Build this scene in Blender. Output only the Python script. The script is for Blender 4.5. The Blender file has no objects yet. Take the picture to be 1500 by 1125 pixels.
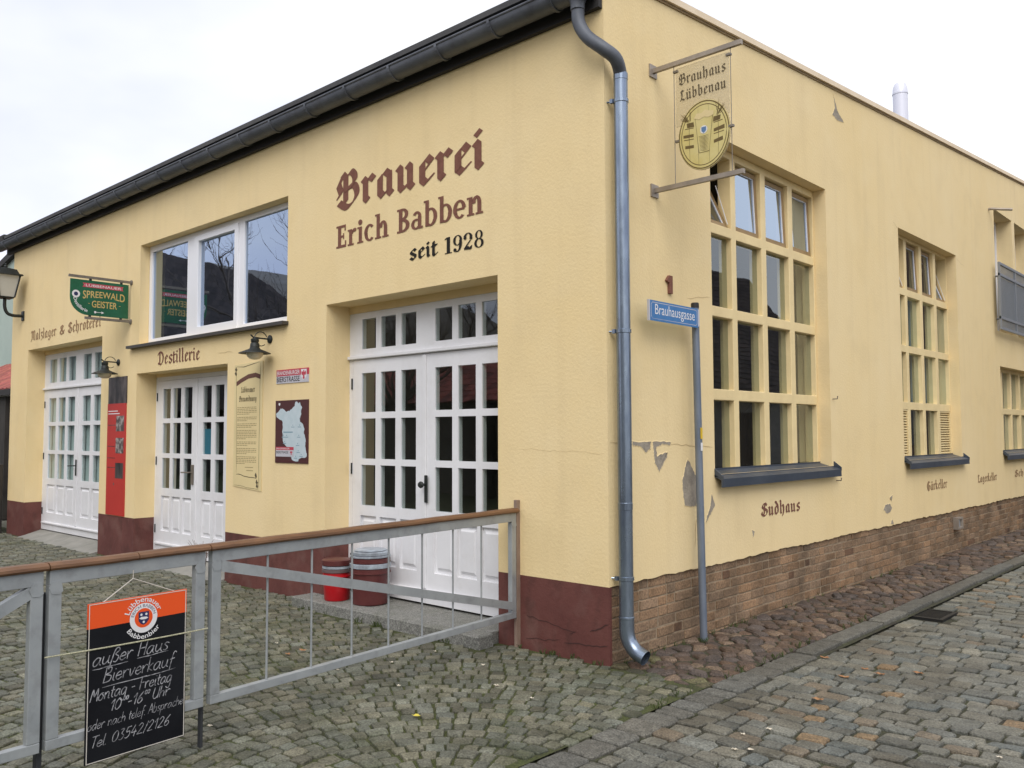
import bpy, bmesh, math, random
from math import sin, cos, pi, radians, hypot, atan2
from mathutils import Matrix, Vector
random.seed(7)
scn = bpy.context.scene
COL = scn.collection

# ------------------------------------------------------------------ camera
cam_d = bpy.data.cameras.new('camera'); cam = bpy.data.objects.new('camera', cam_d); COL.objects.link(cam)
yaw, pitch, roll = 0.74688408, 0.05691794, -0.00388775
fw = Vector((-sin(yaw)*cos(pitch), cos(yaw)*cos(pitch), sin(pitch)))
rt = Vector((cos(yaw), sin(yaw), 0)); up = rt.cross(fw)
rt, up = rt*cos(roll)+up*sin(roll), up*cos(roll)-rt*sin(roll)
CAM = Vector((3.73749, -5.04717, 1.65))
m = Matrix.Identity(4)
for i in range(3):
    m[i][0], m[i][1], m[i][2], m[i][3] = rt[i], up[i], -fw[i], CAM[i]
cam.matrix_world = m
cam_d.sensor_width = 36; cam_d.lens = 36*1269.332/1500; cam_d.clip_start = 0.05; cam_d.clip_end = 3000
scn.camera = cam

# ------------------------------------------------------------------ sky and sun (overcast)
w = bpy.data.worlds.new('World'); scn.world = w; w.use_nodes = True
nt = w.node_tree; nt.nodes.clear()
N = nt.nodes.new; LK = nt.links.new
out = N('ShaderNodeOutputWorld'); bg = N('ShaderNodeBackground'); bg.inputs[1].default_value = 0.1
sky = N('ShaderNodeTexSky'); sky.sky_type = 'NISHITA'; sky.sun_disc = False
sky.dust_density = 3; sky.ozone_density = 1
tc = N('ShaderNodeTexCoord'); nz = N('ShaderNodeTexNoise'); nz.inputs['Scale'].default_value = 1.5; nz.inputs['Detail'].default_value = 5
mp = N('ShaderNodeMapping'); mp.inputs['Scale'].default_value = (1, 1, 2.2)
LK(tc.outputs['Generated'], mp.inputs[0]); LK(mp.outputs[0], nz.inputs['Vector'])
rp = N('ShaderNodeValToRGB'); e = rp.color_ramp.elements
e[0].position = .36; e[0].color = (.74, .77, .95, 1); e[1].position = .60; e[1].color = (1.06, 1.06, 1.06, 1)
LK(nz.outputs['Fac'], rp.inputs[0])
sc_ = N('ShaderNodeVectorMath'); sc_.operation = 'SCALE'; sc_.inputs['Scale'].default_value = 9.9
LK(rp.outputs[0], sc_.inputs[0])
mx = N('ShaderNodeMixRGB'); mx.inputs[0].default_value = .88
LK(sky.outputs[0], mx.inputs[1]); LK(sc_.outputs[0], mx.inputs[2]); LK(mx.outputs[0], bg.inputs[0]); LK(bg.outputs[0], out.inputs[0])
sd = bpy.data.lights.new('sun', 'SUN'); sd.energy = 1.5; sd.angle = radians(45); sd.color = (1, .97, .92)
so = bpy.data.objects.new('sun', sd); COL.objects.link(so)
SUNV = Vector((0.55, -0.65, 0.9)).normalized()
so.rotation_euler = (-SUNV).to_track_quat('-Z', 'Y').to_euler()
sky.sun_elevation = math.asin(SUNV.z); sky.sun_rotation = atan2(SUNV.x, SUNV.y)
scn.view_settings.view_transform = 'Standard'; scn.view_settings.look = 'None'
scn.view_settings.exposure = 0.34; scn.view_settings.gamma = 1; scn.view_settings.use_curve_mapping = False

# ------------------------------------------------------------------ materials
def srgb(r, g, b):
    f = lambda c: (c/255/12.92) if c/255 <= .04045 else ((c/255+.055)/1.055)**2.4
    return (f(r), f(g), f(b), 1)
def lin(r, g, b): return (r, g, b, 1)
MATS = {}
def mat(name, col, rough=.6, metal=0, col2=None, vs=3, lo=.35, hi=.65, stretch=(1, 1, 1), bump=0, bs=60, tint=False, spec=.5, rvar=0, detail=6, col3=None, vs3=20, amt3=.3, emis=0, coat=0):
    mt = bpy.data.materials.new(name); mt.use_nodes = True; MATS[name] = mt
    nt = mt.node_tree; n = nt.nodes.new; L = nt.links.new
    b = nt.nodes['Principled BSDF']
    b.inputs['Base Color'].default_value = col; b.inputs['Roughness'].default_value = rough; b.inputs['Metallic'].default_value = metal
    b.inputs['Specular IOR Level'].default_value = spec; b.inputs['Coat Weight'].default_value = coat
    g = n('ShaderNodeNewGeometry'); mpn = n('ShaderNodeMapping'); mpn.inputs['Scale'].default_value = stretch
    L(g.outputs['Position'], mpn.inputs[0])
    def noise(s, d=6):
        t = n('ShaderNodeTexNoise'); t.inputs['Scale'].default_value = s; t.inputs['Detail'].default_value = d; t.inputs['Roughness'].default_value = .6
        L(mpn.outputs[0], t.inputs['Vector']); return t
    cur = None
    if col2:
        t = noise(vs, detail); r = n('ShaderNodeValToRGB'); r.color_ramp.elements[0].position = lo; r.color_ramp.elements[1].position = hi
        r.color_ramp.elements[0].color = col; r.color_ramp.elements[1].color = col2
        L(t.outputs['Fac'], r.inputs[0]); cur = r.outputs[0]
    if col3:
        t = noise(vs3); r = n('ShaderNodeValToRGB'); r.color_ramp.elements[0].position = .5; r.color_ramp.elements[1].position = .75
        r.color_ramp.elements[0].color = (0, 0, 0, 1); r.color_ramp.elements[1].color = (amt3, amt3, amt3, 1)
        L(t.outputs['Fac'], r.inputs[0]); x = n('ShaderNodeMixRGB'); L(r.outputs[0], x.inputs[0])
        if cur: L(cur, x.inputs[1])
        else: x.inputs[1].default_value = col
        x.inputs[2].default_value = col3; cur = x.outputs[0]
    if tint:
        a = n('ShaderNodeAttribute'); a.attribute_name = 'tint'; x = n('ShaderNodeMixRGB'); x.blend_type = 'MULTIPLY'; x.inputs[0].default_value = 1
        if cur: L(cur, x.inputs[1])
        else: x.inputs[1].default_value = col
        L(a.outputs['Color'], x.inputs[2]); cur = x.outputs[0]
    if cur: L(cur, b.inputs['Base Color'])
    if rvar:
        t = noise(vs*1.7+1); mr = n('ShaderNodeMapRange'); mr.inputs['To Min'].default_value = max(0, rough-rvar); mr.inputs['To Max'].default_value = min(1, rough+rvar)
        L(t.outputs['Fac'], mr.inputs['Value']); L(mr.outputs[0], b.inputs['Roughness'])
    if bump:
        t = noise(bs, 4); bp = n('ShaderNodeBump'); bp.inputs['Strength'].default_value = bump; bp.inputs['Distance'].default_value = .01
        L(t.outputs['Fac'], bp.inputs['Height']); L(bp.outputs[0], b.inputs['Normal'])
    if emis:
        b.inputs['Emission Color'].default_value = col; b.inputs['Emission Strength'].default_value = emis
    return mt
def streaks(mt, col, amt, sx=2.6, sz=.16, lo=.52, hi=.74):
    nt = mt.node_tree; n = nt.nodes.new; L = nt.links.new; b = nt.nodes['Principled BSDF']; src = b.inputs['Base Color'].links[0].from_socket
    g = n('ShaderNodeNewGeometry'); mpn = n('ShaderNodeMapping'); mpn.inputs['Scale'].default_value = (sx, sx, sz); t = n('ShaderNodeTexNoise'); t.inputs['Scale'].default_value = 2.4; t.inputs['Detail'].default_value = 7
    r = n('ShaderNodeValToRGB'); r.color_ramp.elements[0].position = lo; r.color_ramp.elements[1].position = hi; r.color_ramp.elements[0].color = (0, 0, 0, 1); r.color_ramp.elements[1].color = (amt, amt, amt, 1)
    x = n('ShaderNodeMixRGB'); x.inputs[2].default_value = col; L(g.outputs['Position'], mpn.inputs[0]); L(mpn.outputs[0], t.inputs['Vector']); L(t.outputs['Fac'], r.inputs[0]); L(r.outputs[0], x.inputs[0]); L(src, x.inputs[1]); L(x.outputs[0], b.inputs['Base Color'])
def speckle(mt, scale, lo, hi):
    nt = mt.node_tree; n = nt.nodes.new; L = nt.links.new; b = nt.nodes['Principled BSDF']; src = b.inputs['Base Color'].links[0].from_socket
    g = n('ShaderNodeNewGeometry'); t = n('ShaderNodeTexNoise'); t.inputs['Scale'].default_value = scale; t.inputs['Detail'].default_value = 3; L(g.outputs['Position'], t.inputs['Vector'])
    mr = n('ShaderNodeMapRange'); mr.inputs['From Min'].default_value = .34; mr.inputs['From Max'].default_value = .66; mr.inputs['To Min'].default_value = lo; mr.inputs['To Max'].default_value = hi; L(t.outputs['Fac'], mr.inputs['Value'])
    x = n('ShaderNodeMixRGB'); x.blend_type = 'MULTIPLY'; x.inputs[0].default_value = 1; L(src, x.inputs[1]); L(mr.outputs[0], x.inputs[2]); L(x.outputs[0], b.inputs['Base Color'])
def glassmat(name, tintc=(.72, .78, .75), add=.09, gain=1.6, gcol=(.84, .91, 1, 1)):
    mt = bpy.data.materials.new(name); mt.use_nodes = True; MATS[name] = mt
    nt = mt.node_tree; nt.nodes.clear(); n = nt.nodes.new; L = nt.links.new
    o = n('ShaderNodeOutputMaterial'); mxs = n('ShaderNodeMixShader'); tr = n('ShaderNodeBsdfTransparent'); gl = n('ShaderNodeBsdfGlossy')
    tr.inputs[0].default_value = (*tintc, 1); gl.inputs['Roughness'].default_value = 0.01; gl.inputs['Color'].default_value = gcol
    lw = n('ShaderNodeLayerWeight'); lw.inputs['Blend'].default_value = .5
    pw = n('ShaderNodeMath'); pw.operation = 'POWER'; pw.inputs[1].default_value = 4.0; L(lw.outputs['Facing'], pw.inputs[0])
    mm = n('ShaderNodeMath'); mm.operation = 'MULTIPLY_ADD'; mm.inputs[1].default_value = gain*.6; mm.inputs[2].default_value = add; mm.use_clamp = True
    t = n('ShaderNodeTexNoise'); t.inputs['Scale'].default_value = 1.6; g = n('ShaderNodeNewGeometry'); L(g.outputs['Position'], t.inputs['Vector'])
    bp = n('ShaderNodeBump'); bp.inputs['Strength'].default_value = .03; bp.inputs['Distance'].default_value = .05; L(t.outputs['Fac'], bp.inputs['Height']); L(bp.outputs[0], gl.inputs['Normal'])
    L(pw.outputs[0], mm.inputs[0]); L(mm.outputs[0], mxs.inputs[0]); L(tr.outputs[0], mxs.inputs[1]); L(gl.outputs[0], mxs.inputs[2]); L(mxs.outputs[0], o.inputs[0])
    return mt
def acrylic(name, col, opacity):
    mt = bpy.data.materials.new(name); mt.use_nodes = True; MATS[name] = mt
    nt = mt.node_tree; n = nt.nodes.new; L = nt.links.new; b = nt.nodes['Principled BSDF']; b.inputs['Base Color'].default_value = col; b.inputs['Roughness'].default_value = .2
    o = nt.nodes['Material Output']; mxs = n('ShaderNodeMixShader'); tr = n('ShaderNodeBsdfTransparent'); mxs.inputs[0].default_value = opacity
    L(tr.outputs[0], mxs.inputs[1]); L(b.outputs[0], mxs.inputs[2]); L(mxs.outputs[0], o.inputs[0])

mat('plaster', lin(.81, .63, .335), .9, 0, lin(.83, .665, .385), vs=.55, lo=.3, hi=.7, bump=.3, bs=42, spec=.2, col3=lin(.62, .485, .275), vs3=1.7, amt3=.28)
streaks(MATS['plaster'], lin(.58, .44, .24), .15); streaks(MATS['plaster'], lin(.84, .69, .42), .4, 1.1, 1.1, .5, .8)
mat('plinth', lin(.115, .040, .034), .75, 0, lin(.155, .058, .048), vs=2.5, bump=.4, bs=25, spec=.3, rvar=.1)
streaks(MATS['plinth'], lin(.20, .12, .10), .5, 1.5, 1.5); streaks(MATS['plinth'], lin(.07, .03, .025), .6, 3, 2)
mat('crack', lin(.055, .022, .019), .9)
mat('grey_render', lin(.24, .21, .17), .95, 0, lin(.38, .33, .26), vs=9, bump=.6, bs=50)
mat('hairline', lin(.50, .38, .20), .95)
mat('brick', lin(.150, .096, .054), .92, 0, lin(.29, .185, .108), vs=2.3, lo=.38, hi=.62, bump=.6, bs=70, tint=True, col3=lin(.17, .11, .07), vs3=28, amt3=.55)
mat('mortar', lin(.36, .28, .19), .95, 0, lin(.25, .19, .125), vs=12, bump=.6, bs=90)
mat('white_paint', lin(.80, .80, .82), .42, 0, lin(.74, .74, .76), vs=1.5, bump=.08, bs=30, col3=lin(.55, .53, .51), vs3=5, amt3=.25)
mat('white_pvc', lin(.80, .81, .85), .3)
mat('frame_paint', lin(.84, .67, .36), .6, 0, lin(.76, .60, .32), vs=4, bump=.15, bs=30)
mat('ochre_frame', lin(.33, .22, .10), .6, 0, lin(.25, .17, .08), vs=8)
mat('louvre', lin(.74, .60, .33), .7)
glassmat('glass', add=.12)
glassmat('glass_upper', (.5, .55, .55), .44, 1.8, (.66, .79, 1, 1))
mat('curtain', lin(.62, .72, .74), .8, 0, lin(.70, .80, .82), vs=1.5, stretch=(3, 3, .4))
mat('interior', lin(.16, .14, .11), .9, 0, lin(.22, .19, .15), vs=1)
mat('interior_floor', lin(.08, .06, .05), .7)
mat('zinc', lin(.30, .36, .44), .30, .85, lin(.18, .22, .29), vs=3, stretch=(3, 3, .8), rvar=.1, col3=lin(.16, .19, .23), vs3=9, amt3=.5)
mat('gutter_zinc', lin(.095, .105, .125), .55, .35, lin(.14, .15, .17), vs=2.2, rvar=.12, col3=lin(.05, .05, .055), vs3=7, amt3=.6)
mat('roof_felt', lin(.05, .05, .055), .9, 0, lin(.08, .08, .08), vs=3, bump=.3)
mat('coping', lin(.82, .68, .50), .75, 0, lin(.74, .60, .42), vs=3)
mat('fascia', lin(.028, .026, .026), .8)
mat('sill_metal', lin(.042, .055, .078), .42, .2, lin(.065, .08, .105), vs=3, rvar=.1)
mat('sill_brown', lin(.05, .045, .04), .5)
mat('iron', lin(.018, .022, .022), .5, .3, lin(.03, .033, .03), vs=15)
mat('lamp_bowl', lin(.72, .66, .50), .15, spec=.6)
mat('lantern_glass', lin(.50, .50, .47), .2)
mat('letter_brown', lin(.175, .075, .055), .85, 0, lin(.22, .10, .07), vs=18, bump=.2, bs=42, spec=.2)
mat('letter_black', lin(.022, .020, .018), .85, spec=.2)
mat('letter_faded', lin(.25, .145, .085), .9, 0, lin(.36, .22, .12), vs=22, spec=.2)
mat('gate_paint', lin(.29, .31, .32), .5, .2, lin(.35, .37, .375), vs=5, rvar=.1, col3=lin(.17, .17, .165), vs3=14, amt3=.45)
mat('gate_dark', lin(.03, .032, .035), .7)
mat('post_brown', lin(.26, .19, .145), .6, 0, lin(.20, .13, .10), vs=6)
mat('rail_wood', lin(.125, .058, .026), .5, 0, lin(.20, .10, .045), vs=4, stretch=(6, 1, 6), bump=.2, bs=40, col3=lin(.09, .05, .03), vs3=10, amt3=.6)
mat('chalkboard', lin(.006, .0065, .009), .6, 0, lin(.012, .013, .016), vs=3, spec=.15)
mat('orange', lin(.80, .085, .008), .45)
mat('chalk', lin(.44, .44, .46), .9, 0, lin(.12, .12, .13), vs=45, lo=.4, hi=.62)
mat('print_white', lin(.75, .74, .74), .5)
mat('trim_white', lin(.62, .58, .52), .5)
mat('rope', lin(.55, .52, .36), .8, 0, lin(.25, .25, .16), vs=150)
mat('navy', lin(.02, .022, .09), .5)
mat('red_print', lin(.52, .035, .025), .45, 0, lin(.46, .03, .022), vs=1)
mat('photo_print', lin(.015, .012, .012), .4, 0, lin(.16, .13, .12), vs=7, stretch=(1, 1, .35), lo=.4, hi=.75)
mat('photo_light', lin(.08, .06, .055), .4, 0, lin(.55, .50, .46), vs=16, lo=.45, hi=.7)
mat('scroll', lin(.76, .62, .33), .55, 0, lin(.70, .57, .30), vs=2)
mat('ink', lin(.10, .075, .04), .8)
mat('ink_soft', lin(.34, .26, .125), .8)
mat('ink_brown', lin(.13, .055, .04), .8)
mat('sign_red', lin(.50, .06, .09), .4)
mat('sign_silver', lin(.52, .51, .55), .4)
mat('map_brown', lin(.075, .022, .022), .45)
mat('map_pale', lin(.56, .64, .68), .45, 0, lin(.48, .58, .62), vs=9)
mat('map_blue', lin(.22, .35, .42), .5)
mat('sign_green', lin(.005, .085, .035), .4, 0, lin(.01, .12, .055), vs=5)
mat('gold', lin(.55, .38, .10), .5, 0, lin(.60, .44, .18), vs=20)
mat('bracket_metal', lin(.17, .145, .115), .5, .3, lin(.23, .20, .17), vs=9)
mat('bracket_steel', lin(.36, .31, .26), .5, .4, lin(.28, .24, .2), vs=9)
acrylic('acrylic', lin(.62, .52, .33), .45)
acrylic('smoked', lin(.30, .32, .33), .6)
mat('medal', lin(.60, .50, .18), .5, 0, lin(.66, .57, .26), vs=6)
mat('medal_line', lin(.14, .095, .03), .7)
mat('crest_blue', lin(.10, .20, .38), .5)
mat('sign_blue', lin(.045, .17, .40), .35, 0, lin(.06, .20, .45), vs=8)
mat('pole_steel', lin(.145, .175, .225), .5, .3, lin(.20, .23, .28), vs=6, stretch=(2, 2, .6), rvar=.1)
mat('black_cap', lin(.02, .02, .02), .6)
mat('sticker_yellow', lin(.70, .47, .02), .5)
mat('granite_step', lin(.17, .17, .152), .85, 0, lin(.235, .23, .21), vs=30, bump=.5, bs=70, col3=lin(.10, .105, .07), vs3=3, amt3=.6)
mat('concrete', lin(.29, .28, .25), .9, 0, lin(.22, .215, .19), vs=4, bump=.3)
mat('sett', lin(.164, .162, .122), .66, 0, lin(.080, .081, .053), vs=5, bump=.7, bs=55, tint=True, rvar=.15, col3=lin(.055, .062, .024), vs3=1.6, amt3=.85)
mat('road_sett', lin(.168, .166, .138), .6, 0, lin(.105, .105, .086), vs=6, bump=.7, bs=55, tint=True, rvar=.18, col3=lin(.072, .062, .042), vs3=1.3, amt3=.8)
mat('fieldstone', lin(.115, .080, .058), .75, 0, lin(.068, .047, .036), vs=8, bump=.7, bs=45, tint=True, rvar=.15, col3=lin(.07, .06, .04), vs3=4, amt3=.4)
mat('kerb_granite', lin(.135, .130, .110), .8, 0, lin(.085, .082, .068), vs=14, bump=.6, bs=60, tint=True)
mat('joint_moss', lin(.032, .035, .012), .95, 0, lin(.070, .085, .018), vs=3.5, bump=.8, bs=60, col3=lin(.05, .038, .026), vs3=7, amt3=.8)
mat('joint_dirt', lin(.034, .029, .020), .95, 0, lin(.052, .056, .024), vs=4, bump=.8, bs=60)
for k_ in ('sett', 'road_sett', 'kerb_granite', 'fieldstone', 'granite_step', 'joint_moss', 'joint_dirt'): speckle(MATS[k_], 95, .55, 1.45)
speckle(MATS['brick'], 60, .7, 1.3)
mat('far_ground', lin(.13, .125, .10), .95, 0, lin(.10, .10, .07), vs=1.2, bump=.5, bs=9)
mat('leaf', lin(.24, .10, .04), .8, 0, lin(.36, .20, .09), vs=40)
mat('leaf_yellow', lin(.60, .50, .07), .8)
mat('leaf_pale', lin(.62, .56, .45), .8)
mat('bucket_red', lin(.46, .006, .012), .4, 0, lin(.55, .03, .035), vs=10, lo=.55, hi=.8)
mat('bucket_dark', lin(.085, .016, .016), .45, 0, lin(.11, .028, .026), vs=8)
mat('lid_grey', lin(.22, .24, .27), .35, 0, lin(.42, .48, .54), vs=12)
mat('lid_dark', lin(.13, .09, .09), .5)
mat('drain_iron', lin(.02, .02, .02), .6, .4)
mat('green_wall', lin(.42, .50, .45), .9, 0, lin(.36, .44, .40), vs=1)
mat('tile_red', lin(.34, .085, .062), .7, 0, lin(.25, .06, .045), vs=6, tint=True)
mat('tile_dark', lin(.045, .035, .032), .8, 0, lin(.075, .055, .047), vs=4, tint=True)
mat('house_wall', lin(.36, .36, .35), .9, 0, lin(.30, .30, .29), vs=1.5)
mat('house_dark', lin(.11, .10, .085), .9, 0, lin(.15, .13, .11), vs=1.5)
mat('brick_far', lin(.13, .075, .045), .9, 0, lin(.19, .11, .065), vs=6, stretch=(1, 1, 4))
mat('old_wood', lin(.022, .019, .017), .8, 0, lin(.045, .04, .035), vs=6, stretch=(1, 1, .3))
mat('bark', lin(.07, .055, .045), .9, 0, lin(.10, .08, .065), vs=12)
mat('flue', lin(.72, .73, .82), .45, .1)
mat('balcony_steel', lin(.25, .27, .30), .45, .4)
mat('poster_blue', lin(.06, .30, .45), .5)
mat('weed', lin(.035, .06, .012), .8, 0, lin(.07, .085, .02), vs=20)
mat('dry_twig', lin(.13, .08, .055), .9)
mat('rubber', lin(.012, .012, .012), .7)

# ------------------------------------------------------------------ mesh helpers
class MB:
    def __init__(s): s.v = []; s.f = []; s.t = []
    def add(s, vs, fs, tint=None):
        o = len(s.v); s.v += [tuple(p) for p in vs]; s.f += [tuple(i+o for i in f) for f in fs]
        if tint: s.t += [tint]*len(vs)
        return s
    def box(s, x0, x1, y0, y1, z0, z1):
        x0, x1 = min(x0, x1), max(x0, x1); y0, y1 = min(y0, y1), max(y0, y1); z0, z1 = min(z0, z1), max(z0, z1)
        v = [(x, y, z) for z in (z0, z1) for y in (y0, y1) for x in (x0, x1)]
        return s.add(v, [(0, 2, 3, 1), (4, 5, 7, 6), (0, 1, 5, 4), (2, 6, 7, 3), (0, 4, 6, 2), (1, 3, 7, 5)])
    def cbox(s, x0, x1, y0, y1, z0, z1, b=.004, tint=None):      # chamfered box
        bm = bmesh.new(); bmesh.ops.create_cube(bm, size=1)
        for v in bm.verts: v.co = Vector((x0+(v.co.x+.5)*(x1-x0), y0+(v.co.y+.5)*(y1-y0), z0+(v.co.z+.5)*(z1-z0)))
        bmesh.ops.bevel(bm, geom=bm.edges[:], offset=b, segments=1, affect='EDGES')
        bm.verts.index_update(); s.add([v.co[:] for v in bm.verts], [[v.index for v in f.verts] for f in bm.faces], tint); bm.free(); return s
    def bar(s, a, b, wu, wv, upv=(0, 0, 1)):                  # rectangular bar from a to b
        a, b = Vector(a), Vector(b); d = (b-a).normalized(); u = d.cross(Vector(upv))
        if u.length < 1e-4: u = d.cross(Vector((1, 0, 0)))
        u.normalize(); v = u.cross(d); r = []
        for p in (a, b):
            for i, j in ((-1, -1), (1, -1), (1, 1), (-1, 1)): r.append(p+u*wu/2*i+v*wv/2*j)
        return s.add(r, [(0, 1, 2, 3), (7, 6, 5, 4), (0, 4, 5, 1), (1, 5, 6, 2), (2, 6, 7, 3), (3, 7, 4, 0)])
    def tube(s, pts, r, n=10, cap=True, close=False):
        pts = [Vector(p) for p in pts]; rs = r if isinstance(r, (list, tuple)) else [r]*len(pts)
        ring = []; prev = None
        for i, p in enumerate(pts):
            d = (pts[min(i+1, len(pts)-1)]-pts[max(i-1, 0)]).normalized()
            if prev is None:
                u = d.cross(Vector((0, 0, 1)));
                if u.length < 1e-3: u = d.cross(Vector((1, 0, 0)))
            else: u = prev-d*prev.dot(d)
            u.normalize(); prev = u; v = d.cross(u)
            ring.append([p+(u*cos(2*pi*k/n)+v*sin(2*pi*k/n))*rs[i] for k in range(n)])
        o = len(s.v); s.v += [tuple(q) for R in ring for q in R]
        for i in range(len(pts)-1):
            for k in range(n): s.f.append((o+i*n+k, o+i*n+(k+1) % n, o+(i+1)*n+(k+1) % n, o+(i+1)*n+k))
        if cap: s.f.append(tuple(o+k for k in range(n))[::-1]); s.f.append(tuple(o+(len(pts)-1)*n+k for k in range(n)))
        return s
    def lathe(s, c, prof, n=24):                                # prof: list of (r,z) about vertical axis at c
        o = len(s.v)
        for r, z in prof:
            for k in range(n): s.v.append((c[0]+r*cos(2*pi*k/n), c[1]+r*sin(2*pi*k/n), c[2]+z))
        for i in range(len(prof)-1):
            for k in range(n): s.f.append((o+i*n+k, o+i*n+(k+1) % n, o+(i+1)*n+(k+1) % n, o+(i+1)*n+k))
        s.f.append(tuple(o+k for k in range(n))[::-1]); s.f.append(tuple(o+(len(prof)-1)*n+k for k in range(n)))
        return s
    def prism(s, poly, P, d0, d1):                              # polygon (u,v) extruded along the plane normal from d0 to d1
        n = len(poly); v = [P(u, w_, d0) for u, w_ in poly]+[P(u, w_, d1) for u, w_ in poly]
        return s.add(v, [tuple(range(n))[::-1], tuple(range(n, 2*n))]+[(i, (i+1) % n, n+(i+1) % n, n+i) for i in range(n)])
    def poly(s, poly, P, d):
        return s.add([P(u, w_, d) for u, w_ in poly], [tuple(range(len(poly)))])
WL = {}
def mesh_of(name, mb, org, smooth=False):
    me = bpy.data.meshes.new(name)
    me.from_pydata([(p[0]-org[0], p[1]-org[1], p[2]-org[2]) for p in mb.v], [], mb.f)
    if mb.t:
        a = me.color_attributes.new('tint', 'FLOAT_COLOR', 'POINT')
        a.data.foreach_set('color', [c for t in mb.t for c in (t[0], t[1], t[2], 1)])
    bm = bmesh.new(); bm.from_mesh(me); bmesh.ops.recalc_face_normals(bm, faces=bm.faces[:]); bm.to_mesh(me); bm.free()
    if smooth: me.shade_smooth()
    return me
def obj(name, mb, m, parent=None, org=None, smooth=False, bevel=0, angle=True, kind=None, label=None, fix=True):
    if org is None:
        if parent is not None: org = WL[parent.name]
        else:
            xs, ys, zs = zip(*mb.v); org = ((min(xs)+max(xs))/2, (min(ys)+max(ys))/2, min(zs))
    me = mesh_of(name, mb, org, smooth); me.materials.append(MATS[m])
    if smooth and angle: me.set_sharp_from_angle(angle=radians(40))
    o = bpy.data.objects.new(name, me); COL.objects.link(o); WL[o.name] = Vector(org)
    if parent is not None:
        o.parent = parent; o.location = Vector(org)-WL[parent.name]
    else: o.location = org
    if bevel:
        b = o.modifiers.new('bevel', 'BEVEL'); b.width = bevel; b.segments = 2; b.limit_method = 'ANGLE'; b.angle_limit = radians(50)
    if kind: o['kind'] = kind
    if label: o['label'] = label
    return o
def thing(name, label, cat, loc, group=None):
    o = bpy.data.objects.new(name, None); COL.objects.link(o); o.location = loc; WL[o.name] = Vector(loc); o.empty_display_size = .1
    return tag(o, label, cat, group)
def tag(o, label, cat, group=None):
    o['label'] = label; o['category'] = cat
    if group: o['group'] = group
    return o
def struct(name, mb, m, **k): return obj(name, mb, m, org=(0, 0, 0), kind='structure', **k)
def copy_tree(o, parent=None):
    c = o.copy(); COL.objects.link(c); c.parent = parent; WL[c.name] = WL[o.name]
    for ch in list(o.children): copy_tree(ch, c)
    return c
# planes: (u, v, d) -> world ; d is the distance out of the wall towards the street
PA = lambda u, v, d: (u, -d, v)
PB = lambda u, v, d: (d, u, v)
def plate(P, u0, u1, v0, v1, holes=(), d0=0, d1=-.3, extra_u=(), extra_v=(), warp=None):
    """flat plate with rectangular openings, front at d0 and back at d1, built without seams"""
    r = lambda x: round(x, 5)
    us = sorted({r(x) for h in holes for x in h[:2] if u0 < x < u1} | {r(u0), r(u1)} | {r(x) for x in extra_u})
    vs = sorted({r(x) for h in holes for x in h[2:] if v0 < x < v1} | {r(v0), r(v1)} | {r(x) for x in extra_v})
    mb = MB(); idx = {}
    def V(i, j, s):
        k = (i, j, s)
        if k not in idx:
            u, v = us[i], vs[j]
            if warp: u, v = warp(u, v)
            idx[k] = len(mb.v); mb.v.append(P(u, v, (d0, d1)[s]))
        return idx[k]
    nu, nv = len(us)-1, len(vs)-1
    def solid(i, j):
        if not (0 <= i < nu and 0 <= j < nv): return False
        cu, cv = (us[i]+us[i+1])/2, (vs[j]+vs[j+1])/2
        return not any(h[0] < cu < h[1] and h[2] < cv < h[3] for h in holes)
    for i in range(nu):
        for j in range(nv):
            if not solid(i, j): continue
            mb.f.append((V(i, j, 0), V(i+1, j, 0), V(i+1, j+1, 0), V(i, j+1, 0))); mb.f.append((V(i, j, 1), V(i, j+1, 1), V(i+1, j+1, 1), V(i+1, j, 1)))
            if not solid(i-1, j): mb.f.append((V(i, j, 0), V(i, j+1, 0), V(i, j+1, 1), V(i, j, 1)))
            if not solid(i+1, j): mb.f.append((V(i+1, j, 0), V(i+1, j, 1), V(i+1, j+1, 1), V(i+1, j+1, 0)))
            if not solid(i, j-1): mb.f.append((V(i, j, 0), V(i, j, 1), V(i+1, j, 1), V(i+1, j, 0)))
            if not solid(i, j+1): mb.f.append((V(i, j+1, 0), V(i+1, j+1, 0), V(i+1, j+1, 1), V(i, j+1, 1)))
    return mb
def smooth_path(pts, k=6):
    if len(pts) < 3: return pts
    P_ = [pts[0]]+list(pts)+[pts[-1]]; o = []
    for i in range(1, len(P_)-2):
        for j in range(k):
            t = j/k; a, b, c, d = P_[i-1:i+3]
            o.append(tuple(.5*(2*b[q]+(c[q]-a[q])*t+(2*a[q]-5*b[q]+4*c[q]-d[q])*t*t+(3*b[q]-a[q]-3*c[q]+d[q])*t**3) for q in range(len(b))))
    return o+[pts[-1]]

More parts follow.
